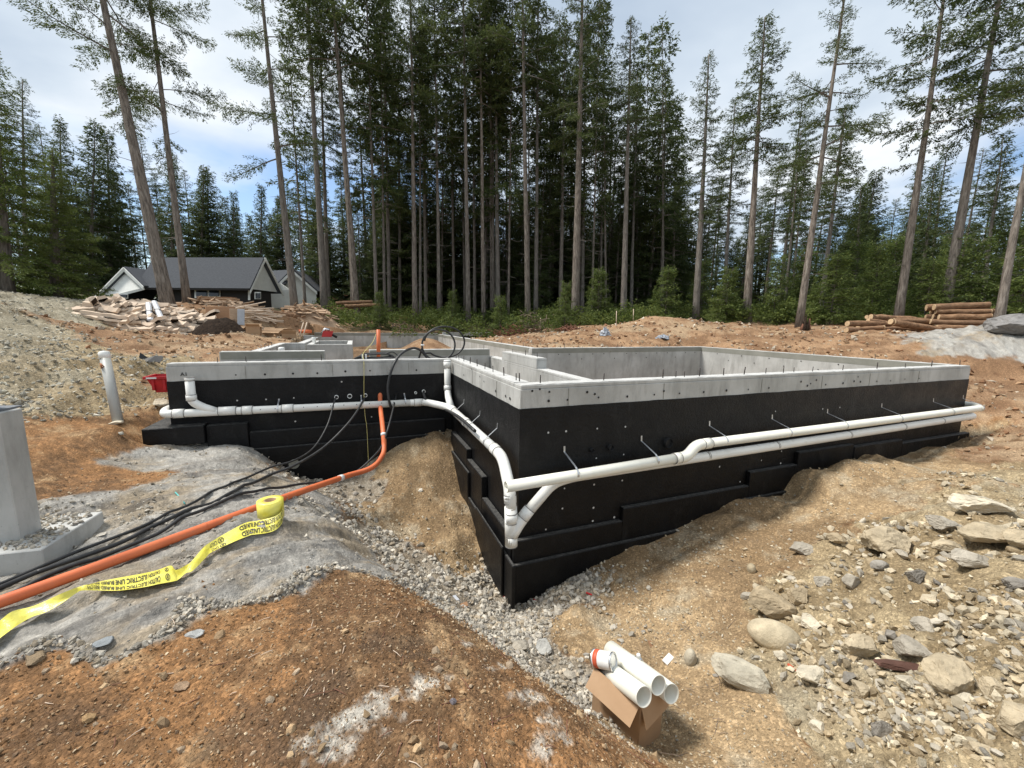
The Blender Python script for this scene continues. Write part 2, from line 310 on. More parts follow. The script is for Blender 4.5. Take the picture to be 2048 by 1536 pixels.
def sst(v, lo, hi): t = np.clip((v-lo)/(hi-lo), 0, 1); return (t*t*(3-2*t))[:, None]
def C3(*c): return np.array(c)[None]
def mixn(t, a, b): return a*(1-t)+b*t
def ground_colour(x, y, W):
    """own colour of the soil and rock (no light in it)"""
    n = lambda f, o=5, sd=0, r=.55: fbm(x*f, y*f, o, 200+sd, r)
    u, v = x*0.80+y*0.60, -x*0.60+y*0.80
    f1, f2, f3 = n(1.2, 6, 0, .6), n(3.5, 6, 7, .6), n(14, 5, 13, .7)
    brown = mixn(sst(f1+.5*f3, -.25, .35), C3(.16, .092, .047), C3(.285, .150, .066)); brown = mixn(sst(f2+.5*f3, .05, .6), brown, C3(.33, .215, .115))
    org = n(1.7, 7, 21, .65)
    for px, py, s in ((755,1295,.12),(820,1300,.10),(880,1330,.09),(110,1470,.2),(620,1460,.18),(500,1500,.16),(650,1400,.1),(0,1250,.2)):
        p = atz(px, py, -1.03); org = np.maximum(org, -.1+1.0*np.exp(-((x-p[0])**2+(y-p[1])**2)/(2*s*s))+.5*f3)
    brown = mixn(sst(org+.3*f3, .42, .8)*.6, brown, C3(.075, .052, .036))
    st = fbm(u*1.0, v*4.5, 7, 230, .68); st2 = fbm(u*3, v*11, 5, 240, .6)
    rock = mixn(sst(st, -.45, .1), C3(.20, .187, .168), C3(.34, .32, .285)); rock = mixn(sst(st+.3*st2, .08, .6), rock, C3(.40, .385, .35))
    rock = mixn(sst(f1+.4*st2+.15*f3, .02, .5)*.75, rock, C3(.29, .225, .145)); rock = mixn(sst(st2-.3*f2, .25, .6)*.6, rock, C3(.11, .105, .10))
    ck = ridged(u*1.4+.3*f2, v*4.2, 4, 251); rock = mixn(sst(ck+.2*f3, .62, .85)*.55, rock, C3(.10, .095, .088)); rock = rock*(1+.35*n(26, 4, 41, .75)[:, None])
    sand = mixn(sst(f1+.35*f3, -.3, .4), C3(.26, .175, .095), C3(.39, .275, .155)); sand = mixn(sst(f2+.4*f3, .0, .6)*.8, sand, C3(.38, .315, .22)); sand = mixn(sst(-f2+.3*f3, .15, .6)*.7, sand, C3(.22, .15, .085))
    grav = mixn(sst(f3+.4*f2, -.4, .5), C3(.25, .205, .15), C3(.38, .33, .26)); grav = mixn(sst(f1, .1, .5)*.6, grav, C3(.28, .22, .15))
    rub = mixn(sst(f2+.4*f3, -.4, .5), C3(.25, .185, .105), C3(.39, .305, .185)); rub = mixn(sst(f1+.3*f3, .1, .6)*.7, rub, C3(.34, .295, .21))
    oran = mixn(sst(f1+.4*f2, -.3, .4), C3(.215, .125, .068), C3(.345, .215, .122)); oran = mixn(sst(n(.5, 6, 33, .6)+.4*f2, -.05, .4)*.85, oran, C3(.37, .265, .165)); oran = mixn(sst(f3-f2, .3, .8)*.6, oran, C3(.13, .07, .04))
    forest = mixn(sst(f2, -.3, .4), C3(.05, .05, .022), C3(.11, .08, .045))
    c = brown; e = n(6, 5, 77, .65)*.32+f3*.12
    Wd = dict(zip(CLS, W.T))
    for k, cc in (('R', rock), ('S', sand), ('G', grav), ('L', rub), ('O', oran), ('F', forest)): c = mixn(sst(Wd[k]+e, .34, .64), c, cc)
    left = sst(-x-.3*y+.6*f1, 1.2, 3.2)*Wd['L'][:, None]; c = mixn(left*.75, c, mixn(sst(f2+.5*f3, -.3, .5), C3(.235, .215, .16), C3(.36, .335, .265)))
    d = np.zeros(len(x))
    for px, py, s in ((700,1500,.15),(770,1470,.15),(810,1430,.10),(850,1395,.08),(980,1330,.08),(1060,1400,.1),(1100,1440,.10),(900,1380,.05),(620,1525,.10),(1080,1500,.10),(1010,1300,.07),(940,1265,.06),(1130,1480,.08)):
        p = atz(px, py, -1.05); d = np.maximum(d, np.exp(-((x-p[0])**2+(y-p[1])**2)/(2*(s*.75)**2)))
    c = mixn(sst(d+.9*n(7, 6, 91, .7)+.3*f3, .62, 1.1)*.7, c, C3(.56, .53, .46))           # lime dust spilt in patches
    return np.clip(c*(1+.28*f3[:, None]), .01, .9)
gcol = ground_colour(gx, gy, gw)
m = NT('ground'); v = m.coord()
vo = m.n('ShaderNodeTexVoronoi'); m.l(v, vo.inputs['Vector']); vo.inputs['Scale'].default_value = 70
sc_ = m.n('ShaderNodeSeparateColor'); m.l(vo.outputs['Color'], sc_.inputs[0]); fine = m.noise(v, 130, 3, .7)
gt = m.attr('grit'); k = m.math('MULTIPLY', m.ramp(sc_.outputs[0], [(0.0, .74), (.75, 1.02), (1.0, 1.5)]), m.ramp(fine, [(.25, .72), (.75, 1.28)])); k = m.math('ADD', 1.0, m.math('MULTIPLY', m.math('SUBTRACT', k, 1.0), gt))
col = m.n('ShaderNodeVectorMath'); col.operation = 'SCALE'; m.l(m.attr('col', 'Color'), col.inputs[0]); m.l(k, col.inputs['Scale'])
nb = m.bump(m.ramp(vo.outputs['Distance'], [(0.0, 1.0), (.6, 0.0)]), .5, .012); m.l(m.math('MULTIPLY', gt, .5), nb.node.inputs['Strength']); nb = m.bump(m.noise(v, 28, 5, .7), .8, .03, nb)
m.fin(col.outputs[0], .95, nb, .15)
g = np_mesh('ground', np.stack([gx, gy, gzv], 1), quads, 'ground', smooth=True, col=gcol)
at_ = g.data.attributes.new('grit', 'FLOAT', 'POINT'); at_.data.foreach_set('value', (1-.5*np.clip(gw[:, 1]*1.3-.1, 0, 1)).astype(np.float32))
tag(g, kind='structure')

_l0, _l1, _n1 = math.log(.62), math.log(30), 500
GRID = gzv.reshape(nr, nth)
def gzs(x, y):
    x, y = np.atleast_1d(np.asarray(x, float)), np.atleast_1d(np.asarray(y, float)); r = np.hypot(x, y); t = np.degrees(np.arctan2(x, y)-YAW); t = (t+180) % 360-180
    i = np.clip((np.log(np.maximum(r, .62))-_l0)/(_l1-_l0)*(_n1-1), 0, _n1-1.001); j = np.clip((t+63)/126*720, 0, 719.999); i0, j0 = i.astype(int), j.astype(int); fi, fj = i-i0, j-j0; G = GRID[3:3+_n1]
    z = (G[i0, j0]*(1-fj)+G[i0, j0+1]*fj)*(1-fi)+(G[np.minimum(i0+1, _n1-1), j0]*(1-fj)+G[np.minimum(i0+1, _n1-1), j0+1]*fj)*fi; bad = (np.abs(t) > 62.9) | (r > 29.8) | (r < .63)
    if bad.any(): z[bad] = ground(x[bad], y[bad])[0]
    return z
def gz(x, y): return float(gzs([x], [y])[0])
def gp(x, y):
    """where a view line through a photograph pixel meets the ground"""
    d = ray(x, y); t = np.concatenate([np.arange(.8, 6, .01), np.geomspace(6, 29, 400)]); P = CAM+d*t[:, None]; k = np.argmax(P[:, 2] < gzs(P[:, 0], P[:, 1])); return P[k]
# ---------------------------------------------------------------- materials for the building site
m = NT('concrete'); v = m.coord(); big = m.noise(v, 1.1, 8, .62); st = m.noise(m.coord('Object', (1, 1, .25)), 5, 8, .7)
c = m.ramp(big, [(.3, (.32, .315, .295)), (.5, (.43, .425, .40)), (.7, (.53, .525, .50))]); c = m.mix(m.ramp(st, [(.47, 0.0), (.70, .75)]), c, (.24, .235, .215))
c = m.mix(m.ramp(m.noise(v, 3.3, 9, .7), [(.62, 0.0), (.74, .5)]), c, (.58, .575, .55)); c = m.mix(m.ramp(m.voro(v, 26), [(.05, .55), (.10, 0.0)]), c, (.16, .155, .145))
m.fin(c, .88, m.bump(m.noise(v, 60, 5, .7), .25, .01), .25)
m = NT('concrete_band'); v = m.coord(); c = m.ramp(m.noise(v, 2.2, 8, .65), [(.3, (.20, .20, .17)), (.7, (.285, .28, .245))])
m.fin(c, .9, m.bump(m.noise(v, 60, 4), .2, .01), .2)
m = NT('concrete_top'); v = m.coord(); c = m.ramp(m.noise(v, 5, 8, .7), [(.3, (.44, .43, .41)), (.7, (.60, .595, .57))])
m.fin(c, .92, m.bump(m.noise(v, 45, 6, .75), .7, .02), .2)
m = NT('damp_proofing'); v = m.coord(); c = m.ramp(m.noise(v, 7, 6, .6), [(.35, (.0035, .0035, .004)), (.7, (.008, .008, .0085))])
c = m.mix(m.ramp(m.noise(m.coord('Object', (1, 1, .5)), 2.3, 9, .75), [(.56, 0.0), (.78, .16)]), c, (.15, .148, .14))
m.fin(c, m.ramp(m.noise(v, 4, 7, .7), [(.3, .30), (.7, .58)]), m.bump(m.noise(v, 34, 6, .72), .6, .018), .24)
m = NT('damp_proofing_top'); v = m.coord(); c = m.ramp(m.noise(v, 26, 7, .75), [(.35, (.022, .022, .022)), (.58, (.075, .073, .068)), (.72, (.18, .17, .15))])
m.fin(c, .7, m.bump(m.noise(v, 40, 5, .7), .6, .02), .3)
m = NT('pvc'); v = m.coord(); c = m.ramp(m.noise(v, 3, 6, .6), [(.3, (.74, .73, .68)), (.7, (.82, .815, .775))])
c = m.mix(m.ramp(m.noise(v, 9, 9, .75), [(.56, 0.0), (.72, .35)]), c, (.45, .40, .31)); m.fin(c, .34, None, .5)
m = NT('pvc_cream'); v = m.coord(); c = m.ramp(m.noise(v, 4, 6, .6), [(.3, (.74, .72, .62)), (.7, (.82, .80, .71))])
c = m.mix(m.ramp(m.noise(v, 12, 9, .75), [(.58, 0.0), (.74, .3)]), c, (.42, .36, .26)); m.fin(c, .36, None, .5)
m = NT('pvc_grey'); v = m.coord(); c = m.ramp(m.noise(v, 3, 7, .6), [(.3, (.30, .30, .275)), (.7, (.42, .42, .39))]); m.fin(c, .5, None, .4)
simple("rust_mud", (.30, .12, .05), .8, .2)
simple('ink', (.03, .03, .03), .7, .2); simple('joint_line', (.20, .19, .18), .6, .2)
simple('steel_strap', (.55, .56, .57), .38, .15, 12, metal=.8); simple('rebar', (.06, .05, .045), .7, .3, 30, metal=.3)
m = NT('orange_conduit'); v = m.coord(); c = m.ramp(m.noise(v, 5, 8, .65), [(.3, (.56, .125, .045)), (.7, (.70, .185, .07))]); c = m.mix(m.ramp(m.noise(v, 17, 9, .75), [(.55, 0.0), (.75, .5)]), c, (.38, .22, .14)); m.fin(c, .5, None, .35)
m = NT('black_cable'); v = m.coord(); c = m.ramp(m.noise(v, 14, 7, .7), [(.35, (.014, .014, .015)), (.6, (.035, .034, .033)), (.78, (.09, .085, .075))]); m.fin(c, .5, None, .4)
simple('white_tape', (.72, .72, .70), .5, .1); simple('yellow_cord', (.60, .52, .20), .7, .2, 20)
m = NT('caution_yellow'); v = m.coord(); c = m.ramp(m.noise(v, 9, 6, .6), [(.3, (.64, .55, .045)), (.7, (.80, .73, .17))]); m.fin(c, .38, m.bump(m.noise(v, 35, 3), .5, .01), .5)
m = NT('cardboard'); v = m.coord(); c = m.ramp(m.noise(v, 5, 5, .6), [(.3, (.335, .215, .125)), (.7, (.40, .265, .16))]); c = m.mix(m.ramp(m.noise(v, 14, 8, .7), [(.6, 0.0), (.8, .3)]), c, (.22, .13, .07)); m.fin(c, .85, None, .2)
simple('galvanised', (.62, .63, .64), .3, .15, 14, metal=.9); simple('steel_grey', (.17, .18, .195), .5, .2, 8, metal=.3)
simple('can_label', (.70, .69, .66), .5, .08, 20); simple('can_red', (.55, .10, .045), .5, .15, 20)
simple('crate_red', (.42, .018, .022), .45, .2, 10); simple('dark_plastic', (.012, .012, .013), .5, .2)

def text_mesh(txt, size=1.0):
    cu = bpy.data.curves.new('lettering', 'FONT'); cu.body = txt; cu.size = size; cu.offset = .018*size; cu.resolution_u = 2
    ob = bpy.data.objects.new('lettering', cu); COL.objects.link(ob); dg = bpy.context.evaluated_depsgraph_get(); me = bpy.data.meshes.new_from_object(ob.evaluated_get(dg))
    V = np.array([vv.co[:] for vv in me.vertices]); Fs = [tuple(pp.vertices) for pp in me.polygons]; bpy.data.objects.remove(ob); bpy.data.meshes.remove(me); return V, Fs
# ---------------------------------------------------------------- concrete foundation
FD = empty('concrete_foundation', (1.51, 3.63, -2.4), 'poured concrete house foundation with black damp proofing below a bare grey rim', 'foundation')
def wall(x0, x1, y0, y1, zb, zt=0.0, rebate=True, mat='concrete'):
    o = MB().box(x0, x1, y0, y1, zb, zt-.045).build('wall', mat, FD, bevel=.004)
    e = .007 if rebate else 0.0
    MB().box(x0+e, x1-e, y0+e, y1-e, zt-.045, zt-.004).build('top_course', 'concrete', FD, bevel=.006)
    xs = np.linspace(x0+e+.006, x1-e-.006, max(2, int((x1-x0)/.05))); ys = np.linspace(y0+e+.006, y1-e-.006, max(2, int((y1-y0)/.05)))
    X, Y = np.meshgrid(xs, ys); Zt = zt-.004+.004*vnoise(X*14, Y*14, 5)+.002*vnoise(X*40, Y*40, 6); nx, ny = len(xs), len(ys)
    i, j = np.meshgrid(np.arange(ny-1), np.arange(nx-1), indexing='ij'); q = np.stack([i*nx+j, i*nx+j+1, (i+1)*nx+j+1, (i+1)*nx+j], -1).reshape(-1, 4)
    np_mesh('trowelled_top', np.stack([X.ravel(), Y.ravel(), Zt.ravel()], 1), q, 'concrete_top', FD, smooth=True)
    return o
T = .20; FX0, FX1, FY, LX0, LY = 1.51, 10.10, 3.63, -2.42, 6.75
wall(FX0, FX1, FY, FY+T, -2.6); wall(FX0, FX0+T, FY+T+.002, LY+T, -2.4); wall(LX0, FX0-.002, LY, LY+T, -2.2)
wall(FX1-T, FX1, FY+T+.002, 9.6, -2.2); wall(4.2, FX1-T-.002, 9.4, 9.6, -2.0); wall(4.2, 4.4, 9.602, 22.2, -1.6)
wall(.27, 3.02, 9.24, 9.44, -2.0, 0, False); wall(-2.42, -.6, 9.1, 9.3, -2.0, 0, False)
wall(3.03, 3.25, 3.832, 9.42, -2.0, -.19, False); wall(3.03, 3.23, 6.55, 8.4, -.19, 0, False)
wall(-1.95, -1.77, 9.302, 12.4, -2.0, 0, False); wall(-1.95, -1.3, 12.402, 12.58, -2.0, 0, False); wall(-1.5, -1.3, 12.59, 17.0, -2.0, 0, False)
wall(-1.18, -.08, 11.6, 11.74, -1.2, 0, False); wall(-1.18, -1.04, 11.742, 14, -1.2, 0, False); wall(-.22, -.08, 11.742, 14, -1.2, 0, False); wall(-1.038, -.222, 13.86, 14, -1.2, 0, False)
wall(-2.6, 4.198, 22.0, 22.2, -1.6, .05, False); wall(4.402, 8.7, 21.6, 21.8, -1.6, .12, False); wall(-2.6, -1.5, 17.5, 17.7, -1.5, .05, False); wall(LX0, LX0+T, 6.952, 9.098, -2.2, -.4, False)
# darker strip left by the upper form board on the inner faces
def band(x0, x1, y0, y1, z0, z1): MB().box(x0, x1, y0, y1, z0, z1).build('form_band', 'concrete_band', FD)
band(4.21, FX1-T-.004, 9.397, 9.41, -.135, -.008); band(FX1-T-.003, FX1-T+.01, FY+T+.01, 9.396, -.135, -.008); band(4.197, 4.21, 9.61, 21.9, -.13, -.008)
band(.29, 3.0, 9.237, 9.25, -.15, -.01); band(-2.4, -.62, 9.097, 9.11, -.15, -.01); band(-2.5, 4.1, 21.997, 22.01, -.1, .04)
# black coat, 4 mm proud of the wall, with an uneven brushed upper edge
def coat(p0, p1, nrm, zt, zb, name='damp_proofing_coat'):
    p0, p1, nrm = np.array(p0, float), np.array(p1, float), np.array(nrm, float); n = int(np.linalg.norm(p1-p0)/.04)+2; V, Fc = [], []
    zz = zt+.006*fbm(np.arange(n)*.16, np.zeros(n)+p0[0], 4, 7)
    for i in range(n):
        q = p0+(p1-p0)*i/(n-1)
        for off, z in ((-.03, zb), (.005, zb), (.005, zz[i]), (-.03, zz[i])): V.append((*(q+nrm*off), z))
    for i in range(n-1):
        for k in range(3): Fc.append((i*4+k, (i+1)*4+k, (i+1)*4+k+1, i*4+k+1))
    MB().add(V, Fc).build(name, 'damp_proofing', FD)
coat((FX0-.005, FY), (FX1+.005, FY), (0, -1), -.24, -2.6); coat((FX0, LY), (FX0, FY-.005), (-1, 0), -.245, -2.6); coat((LX0-.005, LY), (FX0, LY), (0, -1), -.245, -2.2)
coat((LX0, LY+T), (LX0, LY-.005), (-1, 0), -.245, -2.2); coat((FX1, FY), (FX1, 9.6), (1, 0), -.24, -2.2); coat((4.41, 21.6), (8.7, 21.6), (0, -1), -.08, -1.5); coat((-2.6, 17.5), (-1.5, 17.5), (0, -1), -.12, -1.5)
# stepped black footing blocks
def step(x0, x1, y0, y1, z0, z1, name='footing_block'):
    o = MB().box(x0, x1, y0, y1, z0, z1).build(name, 'damp_proofing', FD, bevel=.008)
    MB().box(x0+.008, x1-.008, y0+.008, y1-.002, z1-.004, z1+.002).build('ledge_face', 'damp_proofing_top', o); return o
F2 = FY-.008
step(FX0-.07, 2.78, FY-.07, F2, -1.9, -1.62); step(2.782, 4.78, FY-.07, F2, -1.9, -1.47); step(4.782, 5.70, FY-.07, F2, -1.66, -1.285); step(5.702, 6.93, FY-.07, F2, -1.5, -1.11); step(6.932, 8.18, FY-.08, F2, -1.6, -1.15); step(8.182, 10.26, FY-.08, F2, -1.8, -1.21)
step(FX0-.10, 4.55, FY-.115, FY-.072, -2.5, -1.86); step(4.552, 6.4, FY-.11, FY-.072, -2.4, -1.63); step(6.9, 10.4, FY-.125, FY-.082, -2.4, -1.46)
S1 = FX0-.006
step(FX0-.085, S1, 5.40, 6.42, -1.6, -1.19); step(FX0-.085, S1, 4.66, 5.398, -1.9, -1.33); step(FX0-.085, S1, FY+.0, 4.658, -2.1, -1.60)
step(FX0-.125, FX0-.087, 5.2, 6.5, -2.3, -1.46); step(FX0-.125, FX0-.087, 3.46, 5.198, -2.5, -1.82); step(FX0-.155, FX0-.127, 3.70, 4.7, -2.3, -1.74)
L1 = LY-.008
step(LX0-.26, -2.0, LY-.20, L1, -1.10, -.85); step(-1.998, -1.5, LY-.13, L1, -1.6, -.875); step(-1.498, 1.38, LY-.10, L1, -1.6, -1.02); step(-1.9, 1.36, LY-.16, LY-.102, -2.2, -1.26); step(LX0-.26, LX0-.008, LY-.006, 8.6, -1.4, -.85)
# wall joints, tie holes and sleeves
for x in (2.05, 3.3, 4.9, 6.1, 7.2, 8.5): MB().box(x, x+.006, FY-.004, FY+.01, -.232, -.05).build('form_joint', 'concrete_band', FD)
for x in (-1.5, -.35, .8): MB().box(x, x+.006, LY-.004, LY+.01, -.235, -.05).build('form_joint', 'concrete_band', FD)
for y in (4.35, 5.4): MB().box(FX0-.004, FX0+.01, y, y+.006, -.235, -.05).build('form_joint', 'concrete_band', FD)
def disc(r, n=10):
    b = MB(); b.add([(0, -.0015, 0)]+[(r*math.cos(2*math.pi*k/n), 0, r*math.sin(2*math.pi*k/n)) for k in range(n)], [(0, 1+(k+1) % n, 1+k) for k in range(n)]); me = bpy.data.meshes.new('tie_hole'); me.from_pydata(b.v, [], b.f); return me
hole_d, hole_l = disc(.014), disc(.011); hole_d.materials.append(MATS['dark_plastic']); hole_l.materials.append(MATS['concrete_top'])
def holes(me, pts, plane, val, rz=0):
    for x, y in pts:
        p = aty(x, y, val) if plane == 'y' else atx(x, y, val)
        inst(me, 'tie_hole', FD, Matrix.Translation(p)@Matrix.Rotation(rz, 4, 'Z')@Matrix.Scale(random.uniform(.75, 1.25), 4))
Z6 = lambda L: [(850+a/3.657, 600+b/3.657) for a, b in L]; Z7 = lambda L: [(1400+a/3.16, 560+b/3.16) for a, b in L]; Z5 = lambda L: [(400+a/3.657, 600+b/3.657) for a, b in L]; Z3 = lambda L: [(850+a/3.413, 850+b/3.413) for a, b in L]
holes(hole_d, Z6([(785,665),(910,672),(905,738),(1043,730),(1187,674),(1243,688),(1270,713),(1480,706),(1678,692),(1748,666),(1862,683),(840,652)]), 'y', FY-.006)
holes(hole_d, Z7([(24,708),(168,698),(306,692),(436,682),(640,642),(680,668),(737,632),(795,661),(905,652),(1000,612),(1015,643),(1118,640),(1205,637),(1296,626),(1385,622),(975,640),(700,655)]), 'y', FY-.006)
holes(hole_l, Z6([(902,970),(1032,960),(1260,940),(1466,927),(1253,1157),(1453,1130),(1020,1378),(1237,1350),(1443,1320)]), 'y', FY-.01)
holes(hole_l, Z7([(477,830),(776,815),(884,805),(388,1140),(510,1158),(124,1180),(253,1275),(515,1082)]), 'y', FY-.01)
holes(hole_l, Z3([(938,570),(1150,565),(1145,655),(825,713),(1292,630),(1555,705),(770,1048),(1165,875),(1593,603),(1900,543)]), 'y', FY-.01)
holes(hole_d, Z5([(262,548),(475,544),(680,538),(858,535),(1063,522),(1243,517),(1583,513)]), 'y', LY-.006)
holes(hole_l, Z5([(272,735),(483,727),(686,716),(1036,598),(697,888),(1255,855)]), 'y', LY-.01)
holes(hole_d, Z6([(340,505),(430,595),(283,548),(588,702),(620,720),(515,665),(400,560)]), 'x', FX0-.006, -math.pi/2)
for k in range(15): inst(hole_d, 'tie_hole', FD, Matrix.Translation((4.6+k*.36+random.uniform(-.03, .03), 9.393, -.17 if k % 3 else -.3)))
for k in range(12): inst(hole_d, 'tie_hole', FD, Matrix.Translation((FX1-T-.007, 4.4+k*.4, -.17 if k % 2 else -.33))@Matrix.Rotation(-math.pi/2, 4, 'Z'))
def sleeve(x, y, r, Y, dark=True):
    p = aty(x, y, Y); b = MB().pipe(p+np.array([0, -.025, 0]), p+np.array([0, .12, 0]), r, .006, 18); o = b.build('pipe_sleeve', 'damp_proofing' if dark else 'pvc', FD)
    MB().tube([p+np.array([0, .0, 0]), p+np.array([0, .1, 0])], r-.004, 18).build('sleeve_opening', 'dark_plastic', o)
sleeve(850+1220/3.657, 600+1098/3.657, .024, FY-.02); sleeve(850+1357/3.657, 600+1078/3.657, .036, FY-.02); sleeve(850+1777/3.657, 600+1045/3.657, .058, FY-.02)
sleeve(400+1095/3.657, 600+703/3.657, .034, LY-.02, False); sleeve(400+998/3.657, 600+710/3.657, .03, LY-.02, False); sleeve(400+1210/3.657, 600+697/3.657, .028, LY-.02, False); sleeve(400+1636/3.657, 600+668/3.657, .028, LY-.02, False); sleeve(400+1436/3.657, 600+688/3.657, .03, LY-.02); sleeve(400+1577/3.657, 600+678/3.657, .02, LY-.02, False)
p = aty(400+688/3.657, 600+1200/3.657, LY-.17); MB().tube([p, p+np.array([0, .02, 0])], [.075, .07], 14).build('drain_knockout', 'concrete_band', FD)
V, Fs = text_mesh('A1', .07); q0 = aty(361, 752, LY-.006); MB().add([q0+np.array([vx, -.001, vy]) for vx, vy, _ in V], Fs).build('chalk_mark', 'ink', FD)
# anchor rods standing out of the wall tops
rod = MB().tube([(0, 0, -.03), (0, 0, .04), (.001, 0, .085)], .006, 6); rod = rod.build('anchor_rod', 'rebar', FD)
rods = [(x, FY+.1) for x in [aty(q, 750, FY+.1)[0] for q in (1081,1208,1326,1352,1369,1399,1447,1488,1531,1566,1587,1624,1684,1752,1808,1860,1916)]]
rods += [(FX0+.1, atz(580+a/3.938, 630+b/3.938, .0)[1]) for a, b in ((1310,342),(1330,350),(1365,364),(1412,382),(1466,402),(1527,424),(1592,447),(1680,478),(1770,513),(1808,522))]
rods += [(3.13, 6.75), (3.13, 7.3), (3.13, 8.0), (4.3, 10.2), (4.3, 12), (5.2, 9.5), (6.9, 9.5), (8.4, 9.5), (2.4, 9.34), (-.5, LY+.1), (-1.5, LY+.1), (-1.85, LY+.1), (FX1-.1, 8.0), (FX1-.1, 6.2), (FX1-.1, 5), (-1.86, 9.8), (-1.86, 10.2), (-1.86, 10.6), (-1.86, 11), (2.9, 9.34)]
rod.matrix_basis = Matrix.Translation((rods[0][0], rods[0][1], 0))
for x, y in rods[1:]: inst(rod, 'anchor_rod', FD, Matrix.Translation((x, y, 0))@Euler((random.uniform(-.06, .06), random.uniform(-.06, .06), random.uniform(0, 6))).to_matrix().to_4x4()@Matrix.Scale(random.uniform(.8, 1.2), 4))

# ---------------------------------------------------------------- pipes and cables
def smooth_path(pts, n=8):
    P = [np.array(p, float) for p in pts]; P = [2*P[0]-P[1]]+P+[2*P[-1]-P[-2]]; out = []
    for i in range(1, len(P)-2):
        a, b, c_, d = P[i-1], P[i], P[i+1], P[i+2]
        for k in range(n):
            t = k/n; out.append(.5*((2*b)+(-a+c_)*t+(2*a-5*b+4*c_-d)*t*t+(-a+3*b-3*c_+d)*t**3))
    out.append(P[-2]); return out
def rounded(pts, rad=.12, n=6):
    P = [np.array(p, float) for p in pts]; out = [P[0]]
    for i in range(1, len(P)-1):
        a, b, c_ = P[i-1], P[i], P[i+1]; u = (a-b)/np.linalg.norm(a-b); w_ = (c_-b)/np.linalg.norm(c_-b); r = min(rad, .45*np.linalg.norm(a-b), .45*np.linalg.norm(c_-b))
        for k in range(n+1): t = k/n; out.append((1-t)**2*(b+u*r)+2*t*(1-t)*b+t*t*(b+w_*r))
    out.append(P[-1]); return out
PR = .055
def collar(a, b, mat, parent, r=PR*1.13):
    o = MB().pipe(a, b, r, .01, 22).build('coupling', mat, parent); a, b = np.array(a, float), np.array(b, float); d = (b-a)/np.linalg.norm(b-a)
    for q in (a, b): MB().pipe(q-d*.0035, q+d*.0035, r+.0012, .02, 22).build('joint_line', 'joint_line', o)
    return o
def strap(parent, q, off, nrm, up=.13):
    """perforated hanger strap from the wall round the pipe at q"""
    q = np.array(q, float); nrm = np.array(nrm, float); wl = q-nrm*off; t = np.cross(nrm, (0, 0, 1)); P = [wl+np.array([0, 0, up+.06]), wl+np.array([0, 0, up])+nrm*.004]
    P += [q+nrm*.0+np.array([0, 0, PR+.012])] + [q+(PR+.003)*(math.sin(a)*nrm+np.array([0, 0, math.cos(a)])) for a in np.linspace(.2, math.pi*1.1, 9)]
    V, Fc = [], []
    for i, p in enumerate(P): V += [p-t*.010, p+t*.010, p+t*.010+nrm*.002, p-t*.010+nrm*.002]
    for i in range(len(P)-1):
        for k in range(4): Fc.append((i*4+k, i*4+(k+1) % 4, (i+1)*4+(k+1) % 4, (i+1)*4+k))
    return MB().add(V, Fc).build('hanger_strap', 'steel_strap', parent)
DP = empty('drain_pipe', (-2.5, 6.62, -.7), 'white drain pipe with two risers running round the inner corner and down to the footing', 'drain pipe')
yl, zl = LY-.115, -.675
run = [(LX0-.02, LY+.25, zl+.03), (LX0-.075, LY+.06, zl+.02), (LX0-.03, yl, zl), (.80, yl, zl-.03)]
MB().tube(rounded(run, .1), PR, 20).build('pipe', 'pvc', DP)
MB().tube(rounded([(.80, yl, zl-.03), (1.05, yl, zl-.03), (1.37, 6.28, -.745), (1.385, 6.0, -.75)], .14), PR*1.04, 20).build('elbow', 'pvc', DP)
MB().tube([(1.385, 6.05, -.75), (1.395, 4.02, -.775)], PR, 20).build('pipe', 'pvc', DP)
MB().tube(rounded([(1.395, 4.05, -.775), (1.395, 3.80, -.79), (1.375, 3.545, -1.02), (1.372, 3.52, -1.12)], .12), PR*1.08, 20).build('elbow', 'pvc', DP)
MB().tube([(1.372, 3.535, -.98), (1.378, 3.50, -1.22)], PR, 20).build('pipe', 'pvc', DP)
MB().tube([(1.376, 3.51, -1.20), (1.385, 3.50, -1.60)], PR*1.14, 20).build('wye', 'pvc', DP)
MB().tube(rounded([(1.385, 3.49, -1.50), (1.46, 3.49, -1.38), (1.56, 3.49, -1.265)], .06), PR*1.10, 20).build('wye_branch', 'pvc', DP)
for a, b in (((1.0, yl-.0, zl-.03), (.86, yl, zl-.03)), ((-.9, yl, zl-.012), (-1.05, yl, zl-.011)), ((1.389, 5.35, -.758), (1.39, 5.2, -.76)), ((1.384, 6.18, -.747), (1.386, 5.98, -.751)), ((1.395, 4.10, -.774), (1.395, 3.96, -.777)), ((1.374, 3.53, -1.08), (1.376, 3.52, -1.16)), ((1.38, 3.50, -1.26), (1.381, 3.50, -1.36)), ((1.384, 3.50, -1.50), (1.386, 3.50, -1.61)), ((1.50, 3.49, -1.33), (1.575, 3.49, -1.245)), ((-1.42, yl, zl-.006), (-1.55, yl, zl-.005)), ((-2.35, yl, zl), (-2.22, yl, zl))): collar(a, b, 'pvc', DP)
MB().tube(rounded([(1.395, 6.22, -.75), (1.402, 6.5, -.62), (1.42, 6.62, -.5), (1.42, 6.63, -.05)], .1), PR*.98, 20).build('riser', 'pvc', DP)
collar((1.42, 6.63, -.03), (1.42, 6.63, -.14), 'pvc', DP); MB().tube([(1.42, 6.63, -.06), (1.42, 6.63, -.015), (1.42, 6.63, -.008)], [PR*1.08, PR*1.08, PR*.9], 20).build('cap', 'pvc', DP); collar((1.415, 6.60, -.52), (1.42, 6.625, -.44), 'pvc', DP)
